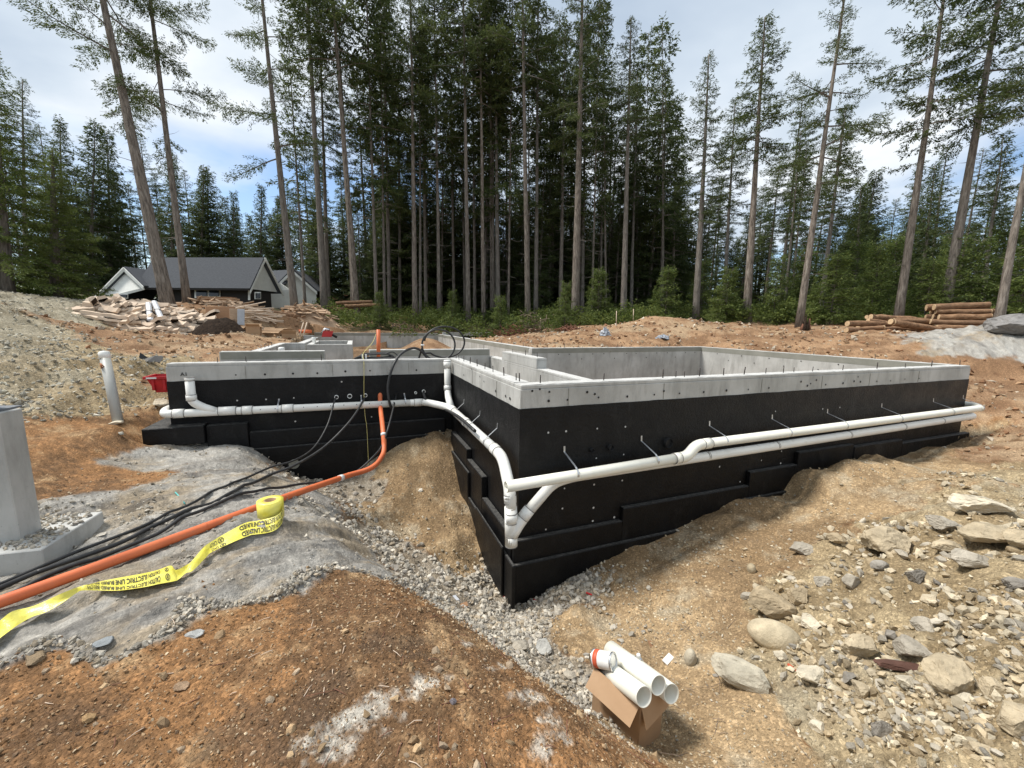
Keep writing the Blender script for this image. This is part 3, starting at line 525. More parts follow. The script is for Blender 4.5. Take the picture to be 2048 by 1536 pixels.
MB().tube(rounded([(-2.13, yl-.0, -.19), (-2.13, yl, -.52), (-2.02, yl, -.60), (-1.86, yl, zl)], .1), PR*.98, 20).build('riser', 'pvc', DP)
collar((-2.13, yl, -.42), (-2.13, yl, -.5), 'pvc', DP); collar((-1.83, yl, zl), (-1.62, yl, zl), 'pvc', DP); collar((-2.13, yl, -.185), (-2.13, yl, -.225), 'pvc', DP, PR*1.04)
lo = [(1.54, 3.49, -1.29), (1.83, 3.49, -1.0), (2.05, 3.49, -.965), (10.10, 3.49, -.88), (10.22, 3.62, -.88), (10.20, 3.9, -.875)]
MB().tube(rounded(lo, .12), PR, 20).build('pipe', 'pvc', DP)
for x in (3.9, 5.1, 6.6, 7.95, 9.05): collar((x, 3.49, -.955+(x-2.3)*.0095), (x+.02, 3.49, -.955+(x-2.3)*.0095), 'pvc', DP, PR*1.01)
for x in (-1.1, .05, .72): strap(DP, (x, yl, zl-.015), .115, (0, -1, 0), .12)
for y in (5.85, 5.0, 4.3): strap(DP, (1.39, y, -.76), .115, (-1, 0, 0), .16)
for k in range(13): q = np.array([-1.5+k*.185, yl-PR*.96, zl-.012+PR*.28]); MB().tube([q, q+np.array([0, -.002, 0])], .007, 8).build('perforation', 'ink', DP)
UPP = empty('storm_pipe', (1.27, 3.37, -.92), 'off-white open-ended pipe strapped along the front wall above a second pipe, with an offset bend', 'pipe')
yu = 3.37
MB().pipe((1.27, yu, -.92), (3.36, yu, -.865), PR, .006, 24).build('pipe', 'pvc_cream', UPP)
MB().tube(rounded([(3.30, yu, -.866), (3.47, yu, -.862), (3.60, yu+.01, -.745), (3.78, yu+.02, -.742)], .08), PR*1.12, 20).build('offset_bend', 'pvc_cream', UPP)
for a, b in (((3.28, yu, -.867), (3.36, yu, -.865)), ((3.70, yu+.015, -.743), (3.82, yu+.02, -.742))): collar(a, b, 'pvc_cream', UPP)
MB().tube(rounded([(3.75, yu+.02, -.742), (10.02, yu+.03, -.715), (10.24, yu+.2, -.71), (10.235, 3.95, -.705)], .14), PR, 20).build('pipe', 'pvc_cream', UPP)
for x in (2.02, 3.02): strap(UPP, (x, yu, -.90+(x-1.27)*.026), .25, (0, -1, 0), .15)
for x in (4.05, 5.16, 6.30, 7.60, 9.05, 10.0): strap(UPP, (x, yu+.025, -.74+(x-3.75)*.004), .23, (0, -1, 0), .13)
MB().pipe((9.98, yu+.03, -.715), (10.0, yu+.03, -.715), PR*1.02, .01, 20).build('coupling', 'pvc_cream', UPP)

OC = empty('conduit', (0.4, 6.7, -.5), 'orange plastic conduit from the black wall across the trench and over the bedrock', 'conduit')
cpts = [aty(760, 786, LY+.03), aty(761, 815, LY-.16), atd(766, 860, 5.85), atd(768, 892, 5.7), atd(764, 912, 5.55), atd(742, 936, 5.3), atd(690, 953, 4.95), atz(600, 984, -1.11), atz(500, 1021, -1.02), atz(300, 1095, -.975), atz(100, 1168, -.955), atz(0, 1204, -.95), atz(-200, 1275, -.95)]
cs = smooth_path(cpts, 8)
MB().tube(cs, .034, 18).build('pipe', 'orange_conduit', OC)
def ringat(path, pxx, name, r, w_, mat, parent):
    k = min(range(len(path)-1), key=lambda i: abs(proj(path[i])[0]-pxx[0])+abs(proj(path[i])[1]-pxx[1])); a = path[k]; d = path[k+1]-path[k]; d = d/np.linalg.norm(d)
    return MB().pipe(a-d*w_, a+d*w_, r, .008, 18).build(name, mat, parent)
def proj(P): q = np.array(P)-CAM; D = q@FW; return CXP+FPX*(q@RT)/D, CYP-FPX*(q@UP)/D
ringat(cs, (680, 953), 'tape_wrap', .038, .035, 'white_tape', OC); ringat(cs, (766, 868), 'tape_wrap', .0375, .02, 'white_tape', OC)
for q in ((415, 1052), (700, 948), (764, 835)): ringat(cs, q, 'coupling', .036, .004, 'orange_conduit', OC)
def rest(P, r):
    P = np.array(P); z = gzs(P[:, 0], P[:, 1])+r; fl = np.where(in_foot(P[:, 0], P[:, 1]) | (P[:, 1] > 6.3), -9, z); fl = np.maximum.reduce([fl, np.roll(fl, 1)*.5+fl*.5, np.roll(fl, -1)*.5+fl*.5]); P[:, 2] = np.maximum(P[:, 2], fl)
    for _ in range(2): P[1:-1, 2] = np.maximum(fl[1:-1], (P[:-2, 2]+2*P[1:-1, 2]+P[2:, 2])/4)
    return list(P)
def cable(name, pts, r, label, cat='cable', mat='black_cable', n=8, group=None):
    P = smooth_path(pts, n); P = rest(P, r) if cat == 'cable' else P; o = MB().tube(P, r, 8).build(name, mat); return tag(o, label, cat, group), P
cable('cable', [aty(672, 794, LY), aty(668, 805, LY-.12), atd(655, 850, 5.9), atd(628, 895, 5.5), atd(590, 920, 5.0), atd(540, 935, 4.7), atz(480, 962, -1.06), atz(430, 985, -1.05), atz(300, 1046, -1.0), atz(150, 1105, -1.0), atz(0, 1168, -.98), atz(-150, 1230, -.98)], .012, 'black cable leaving the wall leftmost, then lying over the rock')
cable('cable', [aty(730, 790, LY), aty(726, 802, LY-.12), atd(700, 842, 5.8), atd(650, 893, 5.4), atd(590, 930, 4.9), atd(540, 950, 4.6), atz(470, 985, -1.05), atz(400, 1018, -1.03), atz(250, 1082, -.99), atz(100, 1135, -.98), atz(60, 1150, -.98), atz(-100, 1220, -.97)], .0155, 'black cable leaving the wall beside the yellow string, second from the left')
cable('cable', [aty(793, 788, LY), aty(790, 802, LY-.1), atd(778, 850, 5.85), atd(765, 890, 5.7), atd(745, 915, 5.4), atd(715, 942, 5.2), atd(680, 960, 5.0), atz(600, 968, -1.21), atz(530, 984, -1.1), atz(450, 1010, -1.04), atz(330, 1062, -1.0), atz(200, 1115, -.98), atz(80, 1165, -.98), atz(-80, 1235, -.97)], .0135, 'black cable taped beside the orange conduit, then over the rock')
cable('cable', [aty(847, 783, LY), aty(848, 790, LY-.1), aty(857, 808, LY-.19), aty(885, 817, LY-.30), atx(915, 832, 1.30), atx(950, 862, 1.29)], .022, 'short grey-black cable from the wall resting on the white pipe by the inner corner')
hose = [aty(784, 818, LY-.17), aty(778, 800, LY-.18), aty(776, 770, LY-.14), aty(785, 735, LY-.08), aty(800, 710, LY+.06), aty(822, 697, LY+.2), aty(840, 700, LY+.3), aty(856, 718, LY+.35)]
def ring3(cx_, cy_, rx, ry, Y, a0, a1, n=24, dy=.0): return [aty(cx_+rx*math.cos(a), cy_-ry*math.sin(a), Y+dy*k/n) for k, a in enumerate(np.linspace(a0, a1, n))]
HC = empty('hose_coil', aty(860, 716, 7.1), 'black poly pipe standing in two upright loops on the wall top', 'hose')
MB().tube(smooth_path(hose, 6), .021, 10).build('tail', 'black_cable', HC)
MB().tube([aty(838, 716, 7.12)]+ring3(877, 690, 33, 31, 7.12, math.pi*1.05, -math.pi*1.02, 36), .016, 10).build('loop', 'black_cable', HC)
MB().tube(ring3(889, 684, 40, 31, 7.2, math.pi*.98, -math.pi*.75, 36, .05)+[aty(850, 706, 7.2)], .016, 10).build('loop', 'black_cable', HC)
MB().pipe(aty(845, 690, 7.12)+np.array([0, 0, -.014]), aty(845, 690, 7.12)+np.array([0, 0, .014]), .03, .01, 10).build('tie', 'white_tape', HC)
FC = empty('flat_coil', aty(745, 718, 7.1), 'flat coil of thin black tubing lying on the wall beside the orange stub', 'hose')
for k in range(6):
    y0 = 7.02+k*.035; p = [aty(708+k*2, 717-k*.8, y0), aty(730, 711-k*.8, y0+.1), aty(770, 708-k*.5, y0+.12), aty(790-k*2, 714-k*.7, y0+.04), aty(765, 718-k*.7, y0), aty(725, 719-k, y0)]
    MB().tube(smooth_path(p+[p[0]], 6), .011, 6).build('loop', 'black_cable', FC)
MB().tube(smooth_path([aty(770, 708, 7.15), aty(785, 704, 7.15), aty(796, 712, 7.1), aty(798, 720, 7.05)], 6), .011, 6).build('end', 'black_cable', FC)
for x in (725, 732): MB().obox(aty(x, 713, 7.06), (.012, 0, 0), (0, .02, 0), (0, 0, .035)).build('tie', 'white_tape', FC)
p0, p1 = aty(757, 722, 8.4), aty(757, 659, 8.4); st_ = empty('conduit_stub', p0, 'upright orange conduit stub standing inside the foundation', 'conduit')
MB().pipe(p0, p1, .037, .005, 16).build('pipe', 'orange_conduit', st_)
cable('string', [aty(752, 668, 8.35), aty(745, 685, 7.9), aty(727, 706, 7.05), aty(727, 719, 6.85), aty(728, 730, 6.73), aty(728, 790, 6.70), aty(730, 830, 6.62), aty(733, 850, 6.60), aty(735, 880, 6.56), aty(738, 955, 6.5)], .004, 'thin yellow string hanging down the black wall from the orange stub', 'string', 'yellow_cord')

# ---------------------------------------------------------------- warning tape
TP = empty('warning_tape', atz(542, 1065, -1.12), 'roll of yellow warning tape on the bedrock with a loose end trailing away', 'tape')
cR = atz(543, 1040, -1.06); rz0 = gz(cR[0], cR[1])-.005; RR, RH = .098, .155
cR = np.array([cR[0], cR[1], 0])
o = MB().pipe((cR[0], cR[1], rz0), (cR[0], cR[1], rz0+RH), RR, .055, 40).build('roll', 'caution_yellow', TP)
MB().pipe((cR[0], cR[1], rz0+.003), (cR[0], cR[1], rz0+RH+.002), .044, .006, 28).build('core', 'cardboard', o)
TXT = 'CAUTION ELECTRIC LINE BURIED BELOW'
def ribbon_text(fn, u0, u1, v0, v1, parent, txt=TXT, name='lettering'):
    V, Fs = text_mesh(txt); lo_, hi_ = V.min(0), V.max(0); U = (V[:, 0]-lo_[0])/(hi_[0]-lo_[0]); W_ = (V[:, 1]-lo_[1])/(hi_[1]-lo_[1])
    MB().add([fn(u0+(u1-u0)*a, v0+(v1-v0)*b) for a, b in zip(U, W_)], Fs).build(name, 'ink', parent)
def sign_ring(fn, u, v, ru, rv, parent):     # round no-touch mark: ring, bar and bolt
    V, Fs = [], []
    for k in range(20):
        a = 2*math.pi*k/20; V += [fn(u+ru*math.cos(a), v+rv*math.sin(a)), fn(u+.78*ru*math.cos(a), v+.78*rv*math.sin(a))]
    Fs = [(2*k, 2*((k+1) % 20), 2*((k+1) % 20)+1, 2*k+1) for k in range(20)]; b = MB().add(V, Fs)
    for (a0, b0), (a1, b1), w_ in (((-.6, -.6), (.6, .6), .1), ((-.25, .55), (.15, .05), .13), ((.15, .05), (-.15, -.05), .13), ((-.15, -.05), (.25, -.55), .13)):
        n = np.array([-(b1-b0), a1-a0]); n = n/np.linalg.norm(n)*w_; b.add([fn(u+ru*(a0+n[0]), v+rv*(b0+n[1])), fn(u+ru*(a1+n[0]), v+rv*(b1+n[1])), fn(u+ru*(a1-n[0]), v+rv*(b1-n[1])), fn(u+ru*(a0-n[0]), v+rv*(b0-n[1]))], [(0, 1, 2, 3)])
    b.build('emblem', 'ink', parent)
# the loose end: pairs of photograph pixels (upper and lower edge) laid on the rock
RS = [((564,1033),(560,1058)),((545,1047),(540,1066)),((520,1051),(515,1069)),((500,1046),(512,1074)),((452,1066),(462,1086)),((418,1086),(424,1104)),((404,1098),(412,1115)),((382,1124),(386,1141)),((374,1129),(372,1146)),((352,1140),(358,1158)),((342,1131),(350,1162)),
      ((318,1139),(318,1168)),((290,1146),(290,1174)),((240,1155),(240,1181)),((200,1163),(200,1181)),((165,1172),(165,1181)),((150,1176),(153,1186)),((120,1188),(124,1206)),((84,1205),(92,1224)),((60,1214),(64,1234)),((24,1223),(36,1250)),((0,1241),(4,1273)),((-40,1270),(-30,1300))]
def onrock(x, y, h): p = gp(x, y); return np.array([p[0], p[1], p[2]])-ray(x, y)*h*1.6
hs = [(a+.022, b+.018) for a, b in [(.05,.0),(.03,.0),(.02,.01),(.05,.012),(.02,.012),(.02,.012),(.035,.015),(.02,.02),(.025,.012),(.035,.015),(.045,.012),(.02,.012),(.018,.012),(.018,.012),(.02,.012),(.035,.03),(.03,.015),(.035,.012),(.03,.012),(.02,.015),(.04,.012),(.03,.012),(.03,.01)]]
Dc = float((np.array([cR[0], cR[1], rz0+.07])-CAM)@FW)
BND = [((566,1008),(567,1034),.0),((563,1022),(563,1048),-.05),((552,1031),(551,1060),-.085),((535,1037),(533,1066),-.105),((512,1042),(510,1069),-.10),((490,1046),(499,1071),-.09)]
A0 = [atd(*a, Dc+d_) for a, b, d_ in BND]; B0 = [atd(*b, Dc+d_-.01) for a, b, d_ in BND]; NB = len(BND)
for L_, j_ in ((A0, 0), (B0, 1)):
    for i_ in range(NB):
        g_ = onrock(*BND[i_][j_], .014)
        if (g_-CAM)@FW < (L_[i_]-CAM)@FW: L_[i_] = g_
Ea = np.array(smooth_path(A0+[onrock(*a, h[0]+.004) for (a, b), h in zip(RS[4:], hs[4:])], 5)); Eb = np.array(smooth_path(B0+[onrock(*b, h[1]+.004) for (a, b), h in zip(RS[4:], hs[4:])], 5)); nS = len(Ea)
def rib(u, v):      # u along (0 at the roll), v across (0 upper edge, 1 lower edge)
    t = min(max(u, 0), .9999)*(nS-1); k = int(t); q = t-k; a = Ea[k]*(1-q)+Ea[k+1]*q; b = Eb[k]*(1-q)+Eb[k+1]*q; p = a*(1-v)+b*v
    return p+np.array([0, 0, .014*math.sin(v*math.pi)*math.sin(u*37+1)*(1 if u > .25 else 0)])
V, Fs = [], []
for i in range(nS):
    for j in range(7): V.append(rib(i/(nS-1), j/6))
for i in range(nS-1):
    for j in range(6): Fs.append((i*7+j, i*7+j+1, (i+1)*7+j+1, (i+1)*7+j))
rb = MB().add(V, Fs, True).build('loose_end', 'caution_yellow', TP)
lift = lambda u, v: rib(u, v)-ray(400, 1100)*.004+np.array([0, 0, .001])
def stn(i): return (i-4+NB)/(len(RS)-4+NB-1)
for v0, v1 in ((.12, .42), (.58, .90)):
    ribbon_text(lift, stn(10.9), stn(14.7), v0, v1, rb); sign_ring(lift, stn(10.45), (v0+v1)/2, .006, .17, rb)
    sign_ring(lift, stn(4.35), (v0+v1)/2, .0065, .19, rb); ribbon_text(lift, stn(4.55), stn(5.0), v0, v1, rb, 'CAUT')
for v0, v1 in ((.08, .42), (.56, .92)): ribbon_text(lift, .012+.3/(len(RS)-4+NB-1), (NB-.6)/(len(RS)-4+NB-1), v0, v1, rb, 'CAUTION ELECTRIC LINE BURIED')

# ---------------------------------------------------------------- carton with pipe offcuts, cans
ZT = -1.50
zg = -1.87
A_ = atz(1281, 1412, ZT); B_ = atz(1189, 1334, ZT); Cc = atz(1313, 1400, ZT)
e1 = (B_-A_); e2 = (Cc-A_); l1 = np.linalg.norm(e1); e1 /= l1; e2 = e2-e1*(e2@e1); l2 = max(.24, np.linalg.norm(e2)); e2 /= np.linalg.norm(e2)
BX = empty('cardboard_box', (A_+e1*l1/2+e2*l2/2)*np.array([1, 1, 0])+np.array([0, 0, zg]), 'open brown cardboard carton holding pipe offcuts beside the dirt mound', 'box')
def quad_slab(a, b, c_, d, t, name, parent, mat='cardboard'):
    a, b, c_, d = (np.array(q, float) for q in (a, b, c_, d)); n = np.cross(b-a, d-a); n = n/np.linalg.norm(n)*t
    return MB().add([a, b, c_, d, a+n, b+n, c_+n, d+n], [(3,2,1,0),(4,5,6,7),(0,1,5,4),(1,2,6,5),(2,3,7,6),(3,0,4,7)]).build(name, mat, parent)
h_ = np.array([0, 0, zg-.02-ZT]); q00, q10, q11, q01 = A_, A_+e1*l1, A_+e1*l1+e2*l2, A_+e2*l2
for a, b in ((q00, q10), (q10, q11), (q11, q01), (q01, q00)): quad_slab(a, b, b+h_, a+h_, .004, 'side', BX)
quad_slab(q00+h_*.97, q10+h_*.97, q11+h_*.97, q01+h_*.97, .004, 'bottom', BX)
dn = np.array([0, 0, -1.0]); fl = -e2*.085+dn*.085
quad_slab(q00+e1*.004, q10-e1*.004, q10-e1*.004+fl, q00+e1*.004+fl, .004, 'flap', BX); quad_slab(q01, q11, q11+e2*.05+dn*.10, q01+e2*.05+dn*.10, .004, 'flap', BX)
quad_slab(q00+e2*.005, q01-e2*.005, q01-e2*.005-e1*.045+dn*.12, q00+e2*.005-e1*.045+dn*.12, .004, 'flap', BX); quad_slab(q10, q11, q11+e1*.03+dn*.12, q10+e1*.03+dn*.12, .004, 'flap', BX)
def offcut(x0, y0, x1, y1, d0, d1, label):
    a, b = atd(x0, y0, d0), atd(x1, y1, d1); o = MB().pipe(a, b, .053, .005, 28).build('pipe_offcut', 'pvc_cream'); o.data.update(); return tag(o, label, 'pipe', 'pipe offcuts on the carton'), a, b
dn0 = float((A_-CAM)@FW)
_o, pa, pb = offcut(1203, 1330, 1288, 1394, dn0+.33, dn0-.04, 'cream pipe offcut nearest the box flap, with the paint can on its far end')
V, Fs = text_mesh('-- - --- --  --'); V = V/V[:, 0].max(); d_ = (pb-pa)/np.linalg.norm(pb-pa); s_ = np.cross(d_, (0, 0, 1)); s_ /= np.linalg.norm(s_); n_ = np.cross(s_, d_)
MB().add([pa+d_*(.16+.16*vx)+ (.0535)*(n_*math.cos(-.1+vy*.18/.11*.11)+s_*math.sin(-.1+vy*.18)) for vx, vy, _ in V], Fs).build('print', 'joint_line', _o)
offcut(1221, 1299, 1317, 1371, dn0+.42, dn0+.02, 'cream pipe offcut lying uppermost on the carton'); offcut(1262, 1326, 1343, 1388, dn0+.40, dn0+.05, 'cream pipe offcut on the far side of the carton, lowest of the three')
CN = empty('paint_can', atd(1205, 1330, dn0+.27), 'small metal paint can with white and red label lying on the carton', 'can')
a, b = atd(1189, 1316, dn0+.27), atd(1219, 1322, dn0+.21); d_ = (b-a)/np.linalg.norm(b-a); b = a+d_*.125
MB().tube([a, a+d_*.006, b-d_*.006, b], [.047, .05, .05, .047], 24).build('body', 'can_label', CN); MB().pipe(b-d_*.004, b+d_*.006, .052, .008, 24).build('rim', 'galvanised', CN); MB().tube([b-d_*.002, b+d_*.001], .043, 24).build('lid', 'galvanised', CN); MB().pipe(a-d_*.004, a+d_*.004, .052, .008, 24).build('rim', 'galvanised', CN)
MB().pipe(a+d_*.01, a+d_*.04, .0507, .002, 24).build('red_band', 'can_red', CN)
for k in range(5): MB().obox(a+d_*(.062+k*.009)+.0505*np.cross(d_, RT)/np.linalg.norm(np.cross(d_, RT))*0+np.array([0, 0, 0])-FW*.0505, d_*.003, UP*.022*(1-.1*(k % 3)), FW*.0006).build('print', 'joint_line', CN)
sp = atd(1277, 1312, dn0+.34); z0 = sp[2]-.215; SC = empty('spray_can', (sp[0], sp[1], z0), 'silver spray can with white cap standing upright behind the pipe offcuts', 'can')
MB().tube([(sp[0], sp[1], z0), (sp[0], sp[1], z0+.165), (sp[0], sp[1], z0+.18)], [.038, .038, .034], 22).build('body', 'galvanised', SC); MB().tube([(sp[0], sp[1], z0+.18), (sp[0], sp[1], z0+.20), (sp[0], sp[1], z0+.207)], [.033, .022, .015], 22).build('shoulder', 'galvanised', SC); MB().tube([(sp[0], sp[1], z0+.2), (sp[0], sp[1], z0+.225), (sp[0], sp[1], z0+.23)], [.014, .013, .009], 16).build('cap', 'white_tape', SC)

# ---------------------------------------------------------------- concrete pier, stand pipe, crate
P0, P1 = atz(41, 1084, -.94), atz(86, 1060, -.94); sd_ = P1-P0; sl = np.linalg.norm(sd_); nn = np.array([-sd_[1], sd_[0], 0])
PRR = empty('concrete_pier', (P0+P1)/2, 'square grey concrete pier on a footing pad at the edge of the brown dirt', 'pier')
sc_ = .30/sl; P1 = P0+sd_*min(1.0, sc_*1.2); nn = nn/np.linalg.norm(nn)*.30; zt = -.03
b = MB().prism([P0, P1, P1+nn, P0+nn], (0, 0, zt-P0[2])); b.build('shaft', 'concrete', PRR, bevel=.006)
hd = (P1-P0)/np.linalg.norm(P1-P0); cpt = (P0+P1)/2+nn/2; MB().obox((cpt[0], cpt[1], zt+.008), hd*.12, nn/.30*.12, (0, 0, .006)).build('base_plate', 'steel_grey', PRR)
MB().obox((cpt[0], cpt[1], zt+.5), hd*.05, nn/.30*.05, (0, 0, .49)).build('steel_post', 'steel_grey', PRR)
q = (P0+P1)/2-nn/.30*.003; MB().tube([np.array([*((P0*.5+(P0+nn)*.5)[:2]), -.45]), np.array([*((P0*.5+(P0+nn)*.5)[:2]-hd[:2]*.004), -.45])], .016, 10).build('tie_hole', 'dark_plastic', PRR)
K0, K1 = atz(84, 1099, -.93), atz(206, 1022, -.93); kd = (K1-K0)/np.linalg.norm(K1-K0); kn = np.array([-kd[1], kd[0], 0]); MB().prism([K0, K1, K1+kn*.9, K0+kn*.9], (0, 0, -.35)).build('footing_pad', 'concrete', PRR, bevel=.006)
b0 = gp(236, 843); b0 = np.array([b0[0], b0[1], gz(b0[0], b0[1])]); D_ = (b0-CAM)@FW; t0 = atd(208, 706, D_*1.02); SPE = empty('stand_pipe', b0, 'tall leaning grey-white stand pipe with a cap beside the gravel bank', 'pipe')
dd = (t0-b0)/np.linalg.norm(t0-b0); rS = .5*17/FPX*D_
MB().tube([b0-dd*.15, t0], rS, 24).build('pipe', 'pvc_grey', SPE); MB().tube([t0-dd*.09, t0, t0+dd*.012], [rS*1.08, rS*1.08, rS*.95], 24).build('cap', 'pvc', SPE)
MB().tube([b0+dd*(np.linalg.norm(t0-b0)*.78)-FW*rS*.9, b0+dd*(np.linalg.norm(t0-b0)*.84)-FW*rS*1.02-RT*.02], [.03, .012], 6).build('mud_splash', 'rust_mud' if 'rust_mud' in MATS else 'can_red', SPE)
cc0 = aty(296, 752, 7.35); CR = empty('red_crate', (cc0[0]+.2, 7.35, cc0[2]-.25), 'red plastic crate poking out behind the wall corner', 'crate'); zc = cc0[2]
b = MB(); x0, x1, y0, y1 = cc0[0], cc0[0]+.5, 7.25, 7.6
b.add([(x0+.1,y0+.04,zc-.24),(x1-.1,y0+.04,zc-.24),(x1-.1,y1-.04,zc-.24),(x0+.1,y1-.04,zc-.24),(x0,y0,zc),(x1,y0,zc),(x1,y1,zc),(x0,y1,zc)],[(3,2,1,0),(0,1,5,4),(1,2,6,5),(2,3,7,6),(3,0,4,7)]); b.build('tub', 'crate_red', CR)
MB().box(x0-.02, x1+.02, y0-.02, y0+.01, zc-.035, zc).build('rim', 'crate_red', CR); MB().box(x0-.02, x0+.01, y0+.012, y1+.02, zc-.035, zc).build('rim', 'crate_red', CR)
for k in range(3): MB().box(x0+.07+k*.13, x0+.10+k*.13, y0-.006, y0+.03, zc-.2, zc-.05).build('rib', 'crate_red', CR)
MB().box(x0+.02, x0+.14, y0-.024, y0-.021, zc-.03, zc-.008).build('sticker', 'white_tape', CR)
# ---------------------------------------------------------------- trees
m = NT('bark'); v = m.coord('Object', (1, 1, .16)); n1 = m.noise(v, 16, 6, .65); c = m.ramp(n1, [(.34, (.070, .056, .046)), (.52, (.19, .158, .130)), (.72, (.32, .28, .24))])
c = m.mix(m.math('MULTIPLY', m.rnd(), .45), c, (.15, .145, .135)); m.fin(c, .95, m.bump(n1, .9, .06), .15)
def leafmat(name, dark, mid, lite):
    m = NT(name); g_ = m.n('ShaderNodeNewGeometry'); c = m.ramp(g_.outputs['Random Per Island'], [(.0, dark), (.55, mid), (1.0, lite)])
    c = m.mix(m.ramp(m.rnd(), [(.0, .0), (1.0, .45)]), c, tuple(x*.6 for x in mid)); c = m.mix(m.ramp(m.noise(m.coord(), .45, 3), [(.45, 0.0), (.7, .5)]), c, lite)
    m.fin(c, .65, None, .25); m.b.inputs['Transmission Weight'].default_value = 0
    tr = m.n('ShaderNodeBsdfTranslucent'); m.setv(tr.inputs[0], c); ms = m.n('ShaderNodeMixShader'); ms.inputs[0].default_value = .4; m.l(m.b.outputs[0], ms.inputs[1]); m.l(tr.outputs[0], ms.inputs[2]); m.l(ms.outputs[0], m.out.inputs[0])
leafmat('needles', (.038, .058, .022), (.080, .112, .040), (.145, .170, .055)); leafmat('needles_light', (.07, .105, .030), (.14, .19, .05), (.22, .255, .07)); leafmat('salal', (.05, .075, .020), (.105, .145, .034), (.19, .225, .055))

def make_crown(seed, H, zb, R, nb, prof, step=.17, q=1.0, stubs=14):
    rg = np.random.default_rng(seed); V, Q, n0 = [], [], 0; LV, LQ = [], []
    def limb(P, r0):
        k = len(LV); m_ = len(P)
        for i, p in enumerate(P):
            r = r0*(1-.8*i/(m_-1))
            for a in (0, 2.094, 4.189): LV.append((p[0]+r*math.cos(a)*.5, p[1]+r*math.sin(a)*.5, p[2]+r*math.sin(a+.6)))
        for i in range(m_-1):
            for a in range(3): LQ.append((k+i*3+a, k+i*3+(a+1) % 3, k+(i+1)*3+(a+1) % 3, k+(i+1)*3+a))
    az = rg.uniform(0, 6.28)
    for b in range(nb):
        t = (b+rg.uniform(0, 1))/nb; t = t**.85; z = zb+(H-zb)*t; az += 2.4+rg.uniform(-.7, .7)
        if prof == 'tall': Lb = R*(1-t)**.62*(.45+.55*min(1, t/.16))*rg.uniform(.35, 1.18)
        elif prof == 'sparse': Lb = R*(1-t)**.5*rg.uniform(.25, 1.2)
        else: Lb = R*(1-t)**.88*rg.uniform(.72, 1.12)
        Lb = max(Lb, .25); up = (-.32+.95*t if prof == 'full' else -.18+.75*t)+rg.uniform(-.15, .15); dr = rg.uniform(.15, .5)*(1-t); tip = rg.uniform(.05, .3)
        s = np.linspace(0, 1, 7); h = np.array([math.cos(az), math.sin(az)]); perp = np.array([-h[1], h[0]]); bend = rg.uniform(-.2, .2)
        def pos(s): return np.stack([Lb*(s*h[0]+bend*s*s*perp[0]), Lb*(s*h[1]+bend*s*s*perp[1]), z+Lb*(up*s-dr*s*s+tip*s**3)], -1)
        limb(pos(s), .012+.016*Lb)
        ns = max(3, int(Lb/step)); ss = np.linspace(.16 if prof == 'full' else .25, 1.0, ns)+rg.uniform(-.03, .03, ns)
        sv = np.repeat(ss, 2); side = np.tile([-1., 1.], ns); p = pos(sv); tl = np.minimum(.95, (.16+.36*Lb*np.clip(1.08-sv, .02, 2)**.8)*rg.uniform(.55, 1.2, 2*ns)); an = rg.uniform(.45, 1.15, 2*ns)*side
        d = np.stack([h[0]*np.cos(an)+perp[0]*np.sin(an), h[1]*np.cos(an)+perp[1]*np.sin(an), rg.uniform(-.5, .15, 2*ns)], 1); d /= np.linalg.norm(d, axis=1)[:, None]
        nq = np.maximum(3, (tl/((.036 if nb > 140 else .025)*q)).astype(int)); idx = np.repeat(np.arange(2*ns), nq); M_ = len(idx); wv = rg.uniform(0, 1, M_)
        c0 = p[idx]+d[idx]*(tl[idx]*wv)[:, None]+rg.normal(0, .04, (M_, 3)); dd = d[idx]+rg.normal(0, .42, (M_, 3)); dd[:, 2] -= .16; dd /= np.linalg.norm(dd, axis=1)[:, None]
        sd_ = np.cross(dd, rg.normal(0, .8, (M_, 3))+np.array([0, 0, 1.2])); sd_ /= np.linalg.norm(sd_, axis=1)[:, None]+1e-9; l = rg.uniform(.13, .25, (M_, 1))*q; wd = rg.uniform(.016, .036, (M_, 1))*q
        V.append(np.stack([c0, c0+dd*l*.5+sd_*wd, c0+dd*l, c0+dd*l*.5-sd_*wd], 1).reshape(-1, 3)); n0 += M_
    for k in range(stubs):      # broken dead branches below the crown
        z = rg.uniform(.12*H, max(zb, .3*H)); a = rg.uniform(0, 6.28); l = rg.uniform(.25, .9); x, y = math.cos(a), math.sin(a); limb([(x*.1, y*.1, z), (x*l*.6, y*l*.6, z-.04*l), (x*l, y*l, z-rg.uniform(-.1, .35)*l)], .02)
    cm = np_mesh('crown', np.concatenate(V), np.arange(n0*4).reshape(-1, 4)); lm = np_mesh('limbs', np.array(LV), np.array(LQ), 'bark')
    r = (cm.data, lm.data); bpy.data.objects.remove(cm); bpy.data.objects.remove(lm); return r
CROWN = {}
def crown(key):
    if key not in CROWN: CROWN[key] = make_crown(**CSPEC[key])
    return CROWN[key]
CSPEC = {}
for k, (zb, R, nb) in enumerate(((10, 3.0, 88), (12.5, 2.7, 80), (8.5, 2.6, 90), (14, 2.9, 70), (11, 2.3, 96), (9, 3.4, 70))): CSPEC['tall%d' % k] = dict(seed=20+k, H=24, zb=zb, R=R, nb=nb, prof='tall', step=.2, q=.8)
CSPEC['sparse0'] = dict(seed=41, H=20, zb=9.5, R=3.6, nb=30, prof='sparse', step=.15, q=.5, stubs=26); CSPEC['sparse1'] = dict(seed=42, H=20, zb=7, R=2.2, nb=44, prof='sparse', step=.14, q=.5, stubs=22)
CSPEC['thin0'] = dict(seed=51, H=16, zb=5, R=1.4, nb=70, prof='sparse', step=.2); CSPEC['thin1'] = dict(seed=52, H=16, zb=7, R=1.6, nb=60, prof='tall', step=.2)
